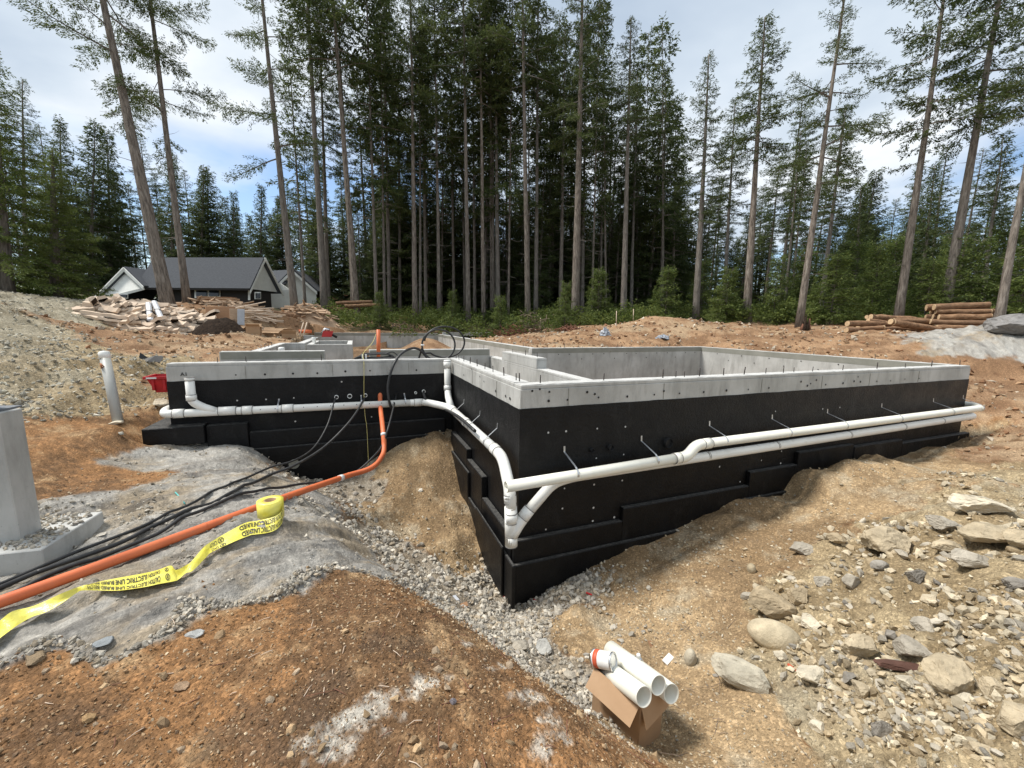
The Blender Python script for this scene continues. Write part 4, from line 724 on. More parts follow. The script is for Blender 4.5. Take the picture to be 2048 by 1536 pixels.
for k in range(3): CSPEC['full%d' % k] = dict(seed=61+k, H=12, zb=.5, R=(2.6, 2.2, 3.0)[k], nb=(120, 110, 120)[k], prof='full', step=.19, stubs=0)
CSPEC['near'] = dict(seed=71, H=13, zb=.4, R=3.3, nb=150, prof='full', step=.15, q=.85, stubs=0)
CSPEC['young'] = dict(seed=81, H=3, zb=.1, R=1.1, nb=60, prof='full', step=.12, q=.6, stubs=0)
def tree(base, top, dia, key, label, group=None, light=False, name='fir_tree', kink=.10, cat='tree'):
    base, top = np.array(base, float), np.array(top, float); base[2] = gz(base[0], base[1])-.06; H = np.linalg.norm(top-base); cm, lm = crown(key); spec = CSPEC[key]
    root = empty(name, base, label, cat, group); zax = Vector(top-base).normalized(); rot = zax.to_track_quat('Z', 'Y').to_matrix().to_4x4()@Matrix.Rotation(random.uniform(0, 6.28), 4, 'Z')
    s = H/spec['H']; nseg = 14; k = len(bpy.data.objects); rg = np.random.default_rng(k); b = MB(); off = np.cumsum(rg.normal(0, kink*.25, (nseg+1, 2)), 0); off -= np.linspace(0, 1, nseg+1)[:, None]*off[-1]
    pts = [np.array([off[i, 0]*.3, off[i, 1]*.3, H*i/nseg]) for i in range(nseg+1)]; rs = [dia/2*((1-.86*(i/nseg)**.9)+(.16 if i == 0 else 0)) for i in range(nseg+1)]
    tr = b.tube(pts, rs, 9).build('trunk', 'bark'); keep(tr, root, True); tr.matrix_basis = rot
    rx = random.uniform(.78, 1.2); mat = MATS['needles_light' if light else 'needles']
    if not cm.materials: cm.materials.append(mat)
    for me, nm in ((cm, 'crown'), (lm, 'limbs')):
        o = bpy.data.objects.new(nm, me); COL.objects.link(o); keep(o, root, True); o['kind'] = 'stuff'; o.matrix_basis = rot@Matrix.Diagonal((rx*max(s, .6*s+.35), rx*max(s, .6*s+.35), s, 1))
    return root
def at_px(bx, d): return atd(bx, 640, d)
def upto(bx, d, ux, uy, H):
    b = at_px(bx, d); b[2] = gz(b[0], b[1]); u = atd(ux, uy, d); dr = (u-b)/np.linalg.norm(u-b); return b, b+dr*H
def T(bx, d, ux, uy, H, dia, key, label, group=None, light=False):
    b, t = upto(bx, d, ux, uy, H if H else 1); t = t if H else atd(ux, uy, d); return tree(b, t, dia, key, label, group, light)
G1 = 'tall firs along the forest edge'
T(340, 15, 205, 0, 19, .46, 'sparse0', 'thick leaning fir in front of the house, bare below its few high branches', G1)
T(378, 17, 300, 0, 21, .29, 'sparse1', 'slimmer leaning fir just right of the thick one in front of the house', G1)
T(592, 22, 525, 0, 25, .42, 'sparse1', 'bare-trunked fir standing before the right gable of the dark house', G1)
T(612, 27, 576, 70, 0, .22, 'thin0', 'very thin fir with short sparse twigs beside the bare-trunked one', G1)
T(650, 26, 615, 0, 29, .46, 'tall3', 'tall fir behind the board heap, second bare trunk right of the house', G1)
T(714, 25.5, 666, 0, 28, .46, 'tall1', 'slightly leaning fir at the right end of the board heap', G1)
ORD = ['first', 'second', 'third', 'fourth', 'fifth', 'sixth', 'seventh', 'eighth', 'ninth', 'tenth', 'eleventh', 'twelfth', 'thirteenth', 'fourteenth', 'fifteenth', 'sixteenth', 'seventeenth', 'eighteenth', 'nineteenth', 'twentieth', 'twenty-first', 'twenty-second', 'twenty-third', 'twenty-fourth', 'twenty-fifth', 'twenty-sixth']
mid = [(754, 24, 733, 0, 23, .27, 'thin1'), (780, 27, 768, 0, 24, .30, 'tall2'), (800, 29, 795, 0, 22, .30, 'tall0'), (831, 24, 822, 0, 25, .38, 'tall1'), (853, 28, 843, 0, 23, .30, 'tall4'), (879, 25, 868, 0, 24, .30, 'tall0'), (908, 29, 900, 0, 21, .28, 'thin1'), (937, 24, 926, 0, 26, .36, 'tall3'),
       (950, 28, 945, 0, 22, .30, 'tall5'), (968, 24, 960, 0, 25, .31, 'tall1'), (987, 27, 975, 0, 24, .40, 'tall0'), (996, 25, 990, 0, 22, .38, 'tall3'), (1014, 30, 1012, 0, 22, .26, 'thin1'), (1056, 23, 1045, 0, 26, .39, 'tall1'), (1072, 25, 1076, 0, 25, .34, 'tall4'), (1098, 29, 1103, 0, 21, .28, 'tall0'),
       (1121, 26, 1130, 60, 0, .36, 'tall2'), (1150, 22, 1164, 0, 23, .54, 'tall0'), (1164, 27, 1172, 40, 0, .32, 'tall1'), (1200, 28, 1207, 180, 0, .24, 'thin1'), (1217, 30, 1224, 140, 0, .30, 'tall4'), (1247, 22, 1262, 36, 0, .42, 'tall3'), (1262, 28, 1275, 150, 0, .30, 'tall0'), (1322, 27, 1332, 140, 0, .32, 'tall5'), (1345, 29, 1352, 210, 0, .28, 'full1')]
for k, a in enumerate(mid): T(a[0], a[1]*1.12, a[2], a[3], a[4]*1.1, a[5]*1.0, a[6], ORD[k]+' tall fir from the left in the dense middle stand behind the foundation', G1)
for k in range(18):
    bx = 742+600*(k+random.Random(k).random())/18; r_ = random.Random(100+k); T(bx, r_.uniform(27, 34), bx+r_.uniform(-14, 14)+(bx-1024)*.03, 0, r_.uniform(19, 25), r_.uniform(.17, .24), r_.choice(['thin1', 'thin0']), ORD[k]+' slim pole-like fir from the left between the thicker trunks of the middle stand', 'slim firs in the middle stand')
right = [(1392, 23, 1418, 108, 0, .42, 'tall2', 'cone-topped dark fir at the left end of the loose right-hand row'), (1447, 26, 1470, 200, 0, .30, 'tall0', 'dark fir filling the gap left of the tall bare-trunked one'), (1494, 20, 1530, 34, 0, .42, 'tall1', 'tall fir with a bare lower trunk and slim pointed top, centre of the loose row'),
         (1568, 25, 1602, 262, 0, .20, 'thin1', 'thin fir, left of a close pair with high tufts'), (1580, 26, 1614, 290, 0, .20, 'thin1', 'thin fir, right of a close pair with high tufts'), (1600, 17, 1688, 0, 17, .30, 'sparse1', 'tall bare fir with long side branches beside the dark stump'),
         (1640, 21, 1692, 216, 0, .26, 'thin1', 'slim fir with a short tufted top right of the stump'), (1706, 26, 1722, 374, 0, .30, 'full2', 'small bushy fir standing low between taller trunks'), (1797, 17, 1888, 0, 19, .34, 'tall5', 'tall full-branched fir behind the low log pile'),
         (1885, 17, 1998, 0, 20, .40, 'tall0', 'largest tall fir with drooping boughs behind the log stack'), (1960, 19, 2006, 270, 0, .22, 'thin1', 'thin fir just right of the log stack'), (1998, 14, 2052, 340, 13, .28, 'tall3', 'leaning bare trunk nearest the boulder at the picture edge'), (1835, 24, 1870, 330, 0, .26, 'full0', 'dark bushy fir behind the tall full-branched one')]
for a in right: T(*a[:7], a[7], G1)
G2 = 'firs on the left edge of the clearing'
T(20, 14, -20, 90, 0, .45, 'near', 'huge bushy fir at the left edge with boughs down to the bank', G2, True)
T(120, 15.5, 105, 300, 0, .40, 'near', 'lower bushy fir beside the huge one, above the bank', G2, True)
for bx, d, tx, ty, key, lab in ((135, 30, 120, 240, 'full0', 'pointed dark fir behind the bushy firs, first in the left background'), (185, 32, 190, 246, 'full1', 'tallest pointed dark fir left of the thick leaning trunk'), (228, 34, 214, 262, 'full2', 'dark fir peeping over the roof just left of the thick trunk'), (62, 26, 45, 160, 'tall2', 'tall ragged fir rising over the huge bushy one'),
                               (348, 33, 345, 318, 'full1', 'dark fir between the two leaning trunks behind the roof'), (402, 36, 408, 334, 'full0', 'twin-topped dark fir above the middle of the roof'), (418, 37, 416, 345, 'full2', 'broad dark fir directly right of the twin-topped one'), (470, 38, 468, 385, 'full1', 'short dark fir above the right part of the roof'),
                               (522, 36, 523, 372, 'full0', 'pointed fir above the right gable of the house'), (555, 40, 556, 398, 'full2', 'dark fir above the small second house'), (635, 34, 640, 330, 'full1', 'green fir showing between the trunks beside the second house')): T(bx, d, tx, ty, 0, .32, key, lab, 'dark firs behind the house')
rg = random.Random(5)
def ORD2(k): return '%d%s' % (k+1, 'th' if 10 <= (k+1) % 100 <= 20 else {1: 'st', 2: 'nd', 3: 'rd'}.get((k+1) % 10, 'th'))
def zone(x): return ['behind the two houses and the slab pile', 'behind the trunks beyond the board heap', 'behind the dense middle stand', 'behind the cone-topped fir and its neighbours', 'behind the log stack and stump'][0 if x < 600 else 1 if x < 800 else 2 if x < 1300 else 3 if x < 1600 else 4]
for k in range(132):
    bx = -80+2230*(k+rg.random())/132; d = rg.uniform(30, 52); key = rg.choice(['tall0', 'tall2', 'full0', 'full1', 'full2', 'thin1', 'tall4', 'tall5', 'full0'])
    if 680 < bx < 1330 and key.startswith('tall') and rg.random() < .5: key = 'thin1'
    full = key.startswith('full'); H = rg.uniform(7, 13) if full else rg.uniform(15, 21)
    if bx < 640: d = rg.uniform(36, 55); H = rg.uniform(9, 13) if full else rg.uniform(12, 15)
    if 1330 < bx: H *= .82 if not full else 1.0
    b = at_px(bx, d); b[2] = gz(b[0], b[1]); tree(b, b+np.array([rg.uniform(-.4, .4), rg.uniform(-.4, .4), H]), .16+H*.011, key, 'slender dark fir deep in the wood '+zone(bx), 'firs deep in the wood', name='forest_fir')
for k in range(116):
    bx = 640+1480*(k+rg.random())/74 if k < 74 else 740+600*(k-74+rg.random())/42; d = rg.uniform(33, 46) if k < 74 else rg.uniform(33, 40); H = rg.uniform(6.5, 10.5) if k < 74 else rg.uniform(9, 13); b = at_px(bx, d); b[2] = gz(b[0], b[1]); tree(b, b+np.array([0, 0, H]), .2, rg.choice(['full0', 'full1', 'full2']), ORD2(k if k < 74 else k-74)+(' low bushy fir from the left filling the wood behind the trunks' if k < 74 else ' taller bushy fir from the left between the trunks of the middle stand'), 'bushy firs deep in the wood', name='bushy_fir')
k = 0
YF = ((905, 24, 2.3), (1000, 22, 2.6), (1130, 21, 2.4), (1195, 24, 3.2), (760, 22, 2.0), (1450, 20, 2.6), (1545, 20, 3.2), (1660, 18, 3.0), (1740, 19, 3.6), (1850, 17, 2.6), (1930, 17, 3.4), (2035, 16, 3.8), (1330, 23, 3.0), (1700, 22, 4.2), (1770, 23, 4.6), (1400, 25, 3.6), (1980, 20, 4.6), (1880, 22, 4.4), (1600, 25, 4.2))
for bx, d, h in YF:
    b = at_px(bx, d); b[2] = gz(b[0], b[1]); k += 1; yr = sorted(q_[0] for q_ in YF).index(bx); tree(b, b+np.array([0, 0, h]), .05, 'young', ORD[yr]+' bushy young fir from the left in the undergrowth at the forest edge', 'young firs in the undergrowth', True, 'young_fir')
# undergrowth: salal and huckleberry mass
rg = np.random.default_rng(3); V, Q, n0 = [], [], 0
def shrub(cx_, cy_, r, h, n):
    global n0
    zc = gz(cx_, cy_); ph = rg.uniform(0, 6.28, n); rr = r*np.sqrt(rg.uniform(0, 1, n)); hh = h*np.sqrt(np.clip(1-(rr/r)**2, 0, 1))*rg.uniform(.25, 1.0, n)**.6
    P = np.stack([cx_+rr*np.cos(ph), cy_+rr*np.sin(ph), zc+hh], 1); D = rg.normal(0, 1, (n, 3)); D[:, 2] = np.abs(D[:, 2])*.5; D /= np.linalg.norm(D, axis=1)[:, None]; Sd = np.cross(D, rg.normal(0, 1, (n, 3))); Sd /= np.linalg.norm(Sd, axis=1)[:, None]
    l = rg.uniform(.08, .17, n)[:, None]; w_ = rg.uniform(.03, .06, n)[:, None]
    V.append(np.stack([P, P+D*l*.5+Sd*w_, P+D*l, P+D*l*.5-Sd*w_], 1).reshape(-1, 3)); Q.append(np.arange(n*4).reshape(-1, 4)+n0); n0 += n*4
for k in range(300):
    bx = rg.uniform(640, 2120); d = rg.uniform(20.5, 31) if bx < 1250 else rg.uniform(19.5 if bx < 1560 else 18, 30); p = at_px(bx, d); shrub(p[0], p[1], rg.uniform(.5, 1.3), rg.uniform(.5, 1.3)*1.1, 230)
for k in range(40): bx = rg.uniform(-60, 240); p = at_px(bx, rg.uniform(17, 24)); shrub(p[0], p[1], rg.uniform(.5, 1.2), rg.uniform(.3, .8), 160)
o = np_mesh('undergrowth', np.concatenate(V), np.concatenate(Q), 'salal'); tag(o, 'bright green low shrubs covering the forest edge', 'undergrowth', kind='stuff')

# ---------------------------------------------------------------- the dark house behind the slab pile
m = NT('shingle'); v = m.coord(); c = m.ramp(m.noise(m.coord('Object', (1, 4, 9)), 5, 5, .6), [(.3, (.055, .060, .068)), (.7, (.095, .10, .11))]); m.fin(c, .9, m.bump(m.noise(v, 30, 3), .3, .01), .2)
simple('siding_dark', (.030, .025, .022), .8, .2, 8); simple('trim_white', (.76, .76, .71), .6, .08, 5); simple('gable_white', (.68, .68, .63), .7, .08, 3)
m = NT('window_glass'); m.fin((.02, .024, .028), .08, None, .6)
D1 = 26.0
def hp(x, y, dd=0.0): return atd(x, y, D1+dd)
rl, rr_ = hp(271, 519, 2.6), hp(521, 529, 2.0); el, er = hp(297, 574, 0), hp(503, 580, -.6)
axl = np.array([*(er-el)[:2], 0]); Lh = np.linalg.norm(axl); axl /= Lh; inw = np.array([-axl[1], axl[0], 0])
zE, zR = float((el[2]+er[2])/2), float((rl[2]+rr_[2])/2); o0 = np.array([el[0], el[1], 0]); GZ = .4; run_ = 1.25
HS = empty('dark_house', (*(o0+axl*Lh/2+inw*run_)[:2], GZ), 'long low dark house with a grey shingle roof and white gables behind the slab pile', 'house')
def hq(s, t, z): q = o0+axl*s+inw*t; return np.array([q[0], q[1], z])
MB().prism([hq(.25, .3, GZ), hq(Lh-.3, .3, GZ), hq(Lh-.3, run_*2-.3, GZ), hq(.25, run_*2-.3, GZ)], (0, 0, zE-GZ+.1)).build('wall', 'siding_dark', HS)
so = Lh+.15
for t0_, t1_ in ((-.25, run_), (run_*2+.25, run_)):
    pts = [hq(-.6, t0_, zE-.05), hq(so, t0_, zE-.05), hq(so, t1_, zR), hq(-.6, t1_, zR)]; rf = quad_slab(*pts, .10, 'roof', HS, 'shingle')
for side, s_ in (('gable', so-.25), ):
    MB().add([hq(s_, -.1, zE), hq(s_, run_*2+.1, zE), hq(s_, run_, zR-.12)], [(0, 1, 2)]).build('gable', 'gable_white', HS)
for t0_ in (-.3, run_*2+.3):
    a, b = hq(so+.02, t0_, zE-.1), hq(so+.02, run_, zR+.06); quad_slab(a, b, b-np.array([0, 0, .24]), a-np.array([0, 0, .2]), .06, 'barge_board', HS, 'trim_white')
a, b = hq(-.6, -.27, zE-.12), hq(so, -.27, zE-.12); quad_slab(a, b, b+np.array([0, 0, .1]), a+np.array([0, 0, .1]), .03, 'gutter', HS, 'siding_dark')
# side gable turned to the clearing
ga, gl, gr2 = hp(259, 538, .2), hp(200, 597, -1.2), hp(297, 573, -.2)
gap = np.array([ga[0], ga[1], ga[2]]); MB().add([gl, gr2, ga], [(0, 1, 2)]).build('gable', 'gable_white', HS)
bk = inw*3.2+np.array([0, 0, 0])
for e_ in (gl, gr2):
    dE = (e_-ga); pts = [ga-inw*.35+np.array([0, 0, .05]), e_+dE*.03-inw*.35, e_+dE*.03+bk, ga+bk+np.array([0, 0, .05])]; quad_slab(*(pts if e_ is gr2 else pts[::-1]), .08, 'roof', HS, 'shingle')
    quad_slab(ga-inw*.4+np.array([0, 0, .06]), e_+dE*.03-inw*.4, e_+dE*.03-inw*.4-np.array([0, 0, .2]), ga-inw*.4-np.array([0, 0, .2]), .05, 'barge_board', HS, 'trim_white')
quad_slab(gl-np.array([0, 0, .02]), gr2, gr2-np.array([0, 0, .14]), gl-np.array([0, 0, .16]), .05, 'frieze_board', HS, 'trim_white')
MB().prism([gl*np.array([1, 1, 0])+np.array([0, 0, GZ])+axl*.6, gr2*np.array([1, 1, 0])+np.array([0, 0, GZ]), gr2*np.array([1, 1, 0])+np.array([0, 0, GZ])+inw*3, gl*np.array([1, 1, 0])+np.array([0, 0, GZ])+inw*3+axl*.6], (0, 0, min(gl[2], gr2[2])-.1-GZ)).build('wall', 'siding_dark', HS)
def wbox(px0, px1, py0, py1, Dd, name, mat, parent, t=.05): a, b, c_, d = hp(px0, py0, Dd), hp(px1, py0, Dd), hp(px1, py1, Dd), hp(px0, py1, Dd); return quad_slab(a, b, c_, d, t, name, parent, mat)
for x0, x1 in ((392, 414), (418, 438)):
    wn = wbox(x0-3, x1+2, 578, 596, -.15, 'window', 'trim_white', HS); wbox(x0, x1-1, 581, 592, -.24, 'pane', 'window_glass', wn)
wn = wbox(232, 255, 587, 597, -.9, 'window', 'trim_white', HS); wbox(234, 253, 589, 595, -1.0, 'pane', 'window_glass', wn)
for x in (318, 498): wbox(x-2, x+2, 574, 600, -.35, 'corner_post', 'trim_white', HS)
wn = wbox(509, 521, 584, 598, -.5, 'window', 'trim_white', HS)
for x in (511, 514.5, 518): wbox(x, x+2, 586, 597, -.58, 'pane', 'window_glass', wn)
for x, y in ((307, 520), (312, 527), (373, 523), (425, 527), (478, 530)):
    q = hp(x, y, 1.9); MB().obox(q, axl*.11, inw*.14, (0, 0, .09)).build('roof_vent', 'trim_white', HS)
D1 = 30.0
H2 = empty('small_house', (*hp(590, 598)[:2], GZ), 'second smaller house with a pale gable half hidden by trunks', 'house')
ga, gl, gr2 = hp(588, 541), hp(543, 585, 0), hp(632, 580, .6); gw2 = np.array([*(gr2-gl)[:2], 0]); gw2 /= np.linalg.norm(gw2); in2 = np.array([-gw2[1], gw2[0], 0])
MB().add([gl, gr2, ga, gl-np.array([0, 0, 1.6]), gr2-np.array([0, 0, 1.6])], [(0, 1, 2), (3, 4, 1, 0)]).build('gable', 'gable_white', H2)
for e_ in (gl, gr2):
    dE = e_-ga; pts = [ga-in2*.3, e_+dE*.1-in2*.3, e_+dE*.1+in2*5, ga+in2*5]; quad_slab(*(pts if e_ is gr2 else pts[::-1]), .1, 'roof', H2, 'shingle'); quad_slab(ga-in2*.36, e_+dE*.1-in2*.36, e_+dE*.1-in2*.36-np.array([0, 0, .22]), ga-in2*.36-np.array([0, 0, .22]), .05, 'barge_board', H2, 'trim_white')
pts = [hp(528, 545, 1), hp(588, 541, 1.5), hp(572, 570, -.3), hp(520, 573, -.6)]; quad_slab(*pts[::-1], .1, 'roof', H2, 'shingle')
ga, gl, gr2 = hp(560, 566, -.8), hp(536, 582, -.8), hp(580, 580, -.8); MB().add([gl, gr2, ga, gl-np.array([0, 0, 1.2]), gr2-np.array([0, 0, 1.2])], [(0, 1, 2), (3, 4, 1, 0)]).build('porch_gable', 'gable_white', H2)
for e_ in (gl, gr2): dE = e_-ga; quad_slab(ga, e_+dE*.1, e_+dE*.1-np.array([0, 0, .2]), ga-np.array([0, 0, .2]), .08, 'barge_board', H2, 'trim_white')
# ---------------------------------------------------------------- wood, logs and site clutter
for nm_, a, b in (('slab_wood', (.60, .46, .34), (.74, .61, .48)), ('board_wood', (.36, .235, .15), (.55, .41, .28)), ('plywood', (.26, .145, .08), (.33, .19, .105))):
    m = NT(nm_); v = m.coord('Object', (1.2, 9, 9)); c = m.mix(m.ramp(m.noise(v, 4, 5, .6), [(.3, 0.0), (.7, 1.0)]), a, b); c = m.mix(m.ramp(m.rnd(), [(.0, .0), (1.0, .55)]), c, tuple(x*.7 for x in a)); m.fin(c, .85, None, .2)
m = NT('bark_heap'); v = m.coord(); m.fin(m.ramp(m.noise(v, 14, 8, .7), [(.35, (.018, .013, .010)), (.6, (.055, .038, .027)), (.75, (.12, .085, .06))]), .95, m.bump(m.noise(v, 12, 7, .75), 1.0, .08), .1)
m = NT('log_bark'); v = m.coord('Object', (1, .2, 1)); c = m.ramp(m.noise(v, 9, 7, .65), [(.32, (.10, .055, .03)), (.55, (.27, .155, .085)), (.75, (.42, .28, .17))]); c = m.mix(m.math('MULTIPLY', m.rnd(), .5), c, (.16, .10, .065)); m.fin(c, .9, m.bump(m.noise(v, 20, 5), .5, .03), .2)
simple('log_end', (.52, .37, .22), .85, .2, 14); simple('wrap_white', (.46, .47, .49), .5, .1, 6, bump=.4); simple('bag_grey', (.30, .32, .35), .35, .25, 9, bump=.5); simple('grey_board', (.34, .345, .36), .7, .12); simple('tool_red', (.45, .03, .03), .5, .2); simple('teal', (.12, .45, .42), .5, .1); simple('root_red', (.17, .075, .045), .9, .35, 8); simple('dead_wood', (.20, .15, .11), .9, .3, 9)
rg = np.random.default_rng(77)
def slab_mesh(name, mat, L_, W_, T_, wav, seed):
    r = np.random.default_rng(seed); n = 7; V, Fs = [], []; zz = r.normal(0, wav*.5, n); w0 = W_/2*(1+r.normal(0, wav*2.2, n)); w1 = W_/2*(1+r.normal(0, wav*2.2, n)); w0[[0, -1]] *= .75; w1[[0, -1]] *= .8
    for i in range(n):
        x = L_*(i/(n-1)-.5)
        for y, z in ((-w0[i], 0), (w1[i], 0), (w1[i]*.85, T_), (-w0[i]*.85, T_)): V.append((x, y, z+zz[i]*.3))
    for i in range(n-1):
        for k in range(4): Fs.append((i*4+k, i*4+(k+1) % 4, (i+1)*4+(k+1) % 4, (i+1)*4+k))
    Fs += [(3, 2, 1, 0), tuple((n-1)*4+k for k in range(4))]; me = bpy.data.meshes.new(name); me.from_pydata(V, [], Fs); me.materials.append(MATS[mat]); me.materials.append(MATS['bark_heap'])
    if wav > .05: me.polygons.foreach_set('material_index', [1 if (i < (n-1)*4 and i % 4 in (0, 1)) else 0 for i in range(len(Fs))])
    return me
RTh = np.array([RT[0], RT[1], 0]); RTh /= np.linalg.norm(RTh); FWh = np.array([FW[0], FW[1], 0]); FWh /= np.linalg.norm(FWh)
def heap(cx_, cy_, a, b, h, n, meshes, name, label, cat, group, spread=.45, tilt=1.0, yaw0=0.0):
    for i in range(n):
        t = (i/n); r = math.sqrt(rg.uniform(0, 1))*(1-.55*t); ph = rg.uniform(0, 6.283); u, w_ = r*math.cos(ph), r*math.sin(ph); p = np.array([cx_, cy_, 0])+RTh*u*a+FWh*w_*b
        z = gz(p[0], p[1])+h*max(.03, 1-r**1.3)*min(1, .15+t*1.1); o = inst(meshes[rg.integers(len(meshes))], name)
        ang = math.atan2(RTh[1], RTh[0])+rg.normal(yaw0, spread); sl = -h/a*u*tilt*.55; o.matrix_basis = Matrix.Translation((p[0], p[1], z))@Matrix.Rotation(ang, 4, 'Z')@Euler((rg.normal(.55 if w_ < .2 else -.2, .35), math.atan(-sl)*.8+rg.normal(0, .16), 0)).to_matrix().to_4x4()@Matrix.Diagonal((rg.uniform(.6, 1.15), rg.uniform(.7, 1.2), 1, 1))
        tag(o, label, cat, group)
def mound(name, cx_, cy_, a, b, h, mat, label, cat, seed=0, kind=None):
    V, Fs = [], []; n, k = 30, 12
    for j in range(k+1):
        for i in range(n):
            r = j/k; ph = 2*math.pi*i/n; nz = 1+.22*float(fbm(np.array([math.cos(ph)*1.5+seed]), np.array([math.sin(ph)*1.5]), 3, seed)[0]); p = np.array([cx_, cy_, 0])+RTh*a*r*nz*math.cos(ph)+FWh*b*r*nz*math.sin(ph)
            z = gz(p[0], p[1])-.08+h*(1-r**1.7)*(1+.3*float(fbm(np.array([p[0]*2.2]), np.array([p[1]*2.2]), 4, seed)[0])); V.append((p[0], p[1], z))
    for j in range(k):
        for i in range(n): Fs.append((j*n+i, j*n+(i+1) % n, (j+1)*n+(i+1) % n, (j+1)*n+i))
    return tag(MB().add(V, Fs, True).build(name, mat), label, cat, kind=kind)
slabs = [slab_mesh('slab', 'slab_wood', rg.uniform(.8, 1.4), rg.uniform(.15, .26), rg.uniform(.07, .12), .11, 300+k) for k in range(8)]; boards = [slab_mesh('board', 'board_wood', rg.uniform(.6, 1.2), rg.uniform(.1, .2), .03, .02, 320+k) for k in range(6)]; sticks = [slab_mesh('lath', 'slab_wood', rg.uniform(.9, 1.3), .045, .03, .01, 340+k) for k in range(3)]
pc = atd(315, 660, 13.8); mound('bark_heap', pc[0]+RTh[0]*.1, pc[1]+RTh[1]*.1, 2.6, 1.3, .22, 'bark_heap', 'dark core of bark under the pale slab pile', 'heap', 3)
heap(pc[0], pc[1], 2.8, 1.5, .55, 230, slabs, 'wood_slab', 'pale bark-edged wood slab in the big pile before the house', 'slab', 'slabs in the big pile', .4)
pb_ = atd(440, 655, 13.2); mound('bark_heap', pb_[0], pb_[1], 1.05, .7, .62, 'bark_heap', 'dark crumbly bark heap at the right end of the slab pile', 'heap', 5)
p2_ = atd(622, 655, 21); mound('chip_heap', p2_[0], p2_[1], 2.0, 1.0, .8, 'board_wood', 'mound of splintered wood under the board heap', 'heap', 8)
heap(p2_[0], p2_[1], 2.2, 1.1, 1.05, 95, boards, 'waste_board', 'split reddish board in the waste heap right of the plywood', 'board', 'boards in the waste heap', .8)
p3_ = atd(520, 648, 16.5); heap(p3_[0], p3_[1], 1.0, .5, .45, 26, sticks, 'wood_lath', 'thin pale lath in the loose heap beside the plywood', 'lath', 'laths in the loose heap', .5, yaw0=.5)
p4_ = atd(440, 612, 17.5); heap(p4_[0], p4_[1], 2.8, .8, .2, 60, boards, 'scrap_board', 'scrap board strewn along the crest behind the slab pile', 'board', 'scrap boards along the crest', .7)
def boxat(name, x, y, d, w_, dep, h, mat, label, cat, yaw=0.0, tiltx=0.0, group=None):
    p = atd(x, y, d); p[2] = max(p[2], gz(p[0], p[1])+h/2-.02); ax = RTh*math.cos(yaw)+FWh*math.sin(yaw); ay = -RTh*math.sin(yaw)+FWh*math.cos(yaw); up_ = np.array([0, 0, 1])*math.cos(tiltx)+ay*math.sin(tiltx); ay2 = ay*math.cos(tiltx)-np.array([0, 0, 1])*math.sin(tiltx)
    return tag(MB().obox(p, ax*w_/2, ay2*dep/2, up_*h/2).build(name, mat, bevel=.006), label, cat, group)
boxat('plywood_sheet', 440, 630, 14.6, 1.0, .03, .62, 'plywood', 'brown plywood sheet leaning behind the bark heap, widest of three', 'panel', .1, .3); boxat('plywood_sheet', 470, 634, 14.4, .32, .04, .62, 'board_wood', 'orange-brown narrow panel leaning between plywood and grey board', 'panel', .5, .3); boxat('grey_board', 482, 634, 14.3, .22, .03, .6, 'grey_board', 'grey narrow board leaning right of the plywood', 'panel', .4, .35)
for k, (dx, w_) in enumerate(((0, 1.0), (.02, .9), (-.03, 1.1))): boxat('plywood_sheet', 428, 645-k*3, 14.2-k*.1, w_, .7, .035, 'board_wood', ('lowest', 'middle', 'uppermost')[k]+' of three flat boards lying before the plywood', 'board', .15*k)
for k in range(5): boxat('stacked_plank', 434+(k % 2)*6, 605-k*2.4, 18.5, 1.7-.25*(k > 2), .5, .06, 'board_wood' if k % 2 else 'plywood', ORD[k]+' plank from the bottom of the stack under the house windows', 'plank', .05*k)
IB = empty('insulation_bundle', atd(318, 635, 13.6), 'pale grey wrapped bundle tied with black straps on the slab pile', 'bundle')
for k, (x0, y0, x1, y1) in enumerate(((301, 642, 297, 606), (324, 640, 308, 603))):
    a, b = atd(x0, y0, 12.9), atd(x1, y1, 13.6); d_ = (b-a)/2; c0 = (a+b)/2; n_ = np.cross(RTh, d_); n_ /= np.linalg.norm(n_); MB().obox(c0, d_, RTh*.10+d_*.05, n_*.06).build('roll', 'wrap_white', IB, bevel=.035); MB().obox(c0, d_*.05, RTh*.106, n_*.066).build('strap', 'dark_plastic', IB)
def carton(x, y, d, w_, h, yaw, label):
    p = atd(x, y, d); z = gz(p[0], p[1])-.01; ax = RTh*math.cos(yaw)+FWh*math.sin(yaw); ay = -RTh*math.sin(yaw)+FWh*math.cos(yaw); p = np.array([p[0], p[1], z]); o = empty('carton', p, label, 'box', 'cartons beside the foundation'); up_ = np.array([0, 0, h]); c4 = [p-ax*w_/2-ay*w_*.4, p+ax*w_/2-ay*w_*.4, p+ax*w_/2+ay*w_*.4, p-ax*w_/2+ay*w_*.4]
    for k in range(4): a, b = c4[k], c4[(k+1) % 4]; quad_slab(a, b, b+up_, a+up_, .006, 'side', o, 'cardboard'); n_ = (ay*-1, ax, ay, ax*-1)[k]; f_ = n_*.5*w_*.45+np.array([0, 0, rg.uniform(-.1, .12)]); quad_slab(a+up_, b+up_, b+up_+f_, a+up_+f_, .006, 'flap', o, 'cardboard')
for k, (x, y, d, w_, h, yw) in enumerate(((489, 656, 13.4, .34, .3, .2), (508, 662, 13, .38, .26, .4), (528, 655, 14, .42, .2, -.2), (549, 662, 13.6, .55, .26, .1), (578, 670, 13.6, .42, .2, .5), (562, 657, 14.6, .5, .2, -.3))): carton(x, y, d, w_, h, yw, ORD[k]+' open carton from the left beside the back of the foundation')
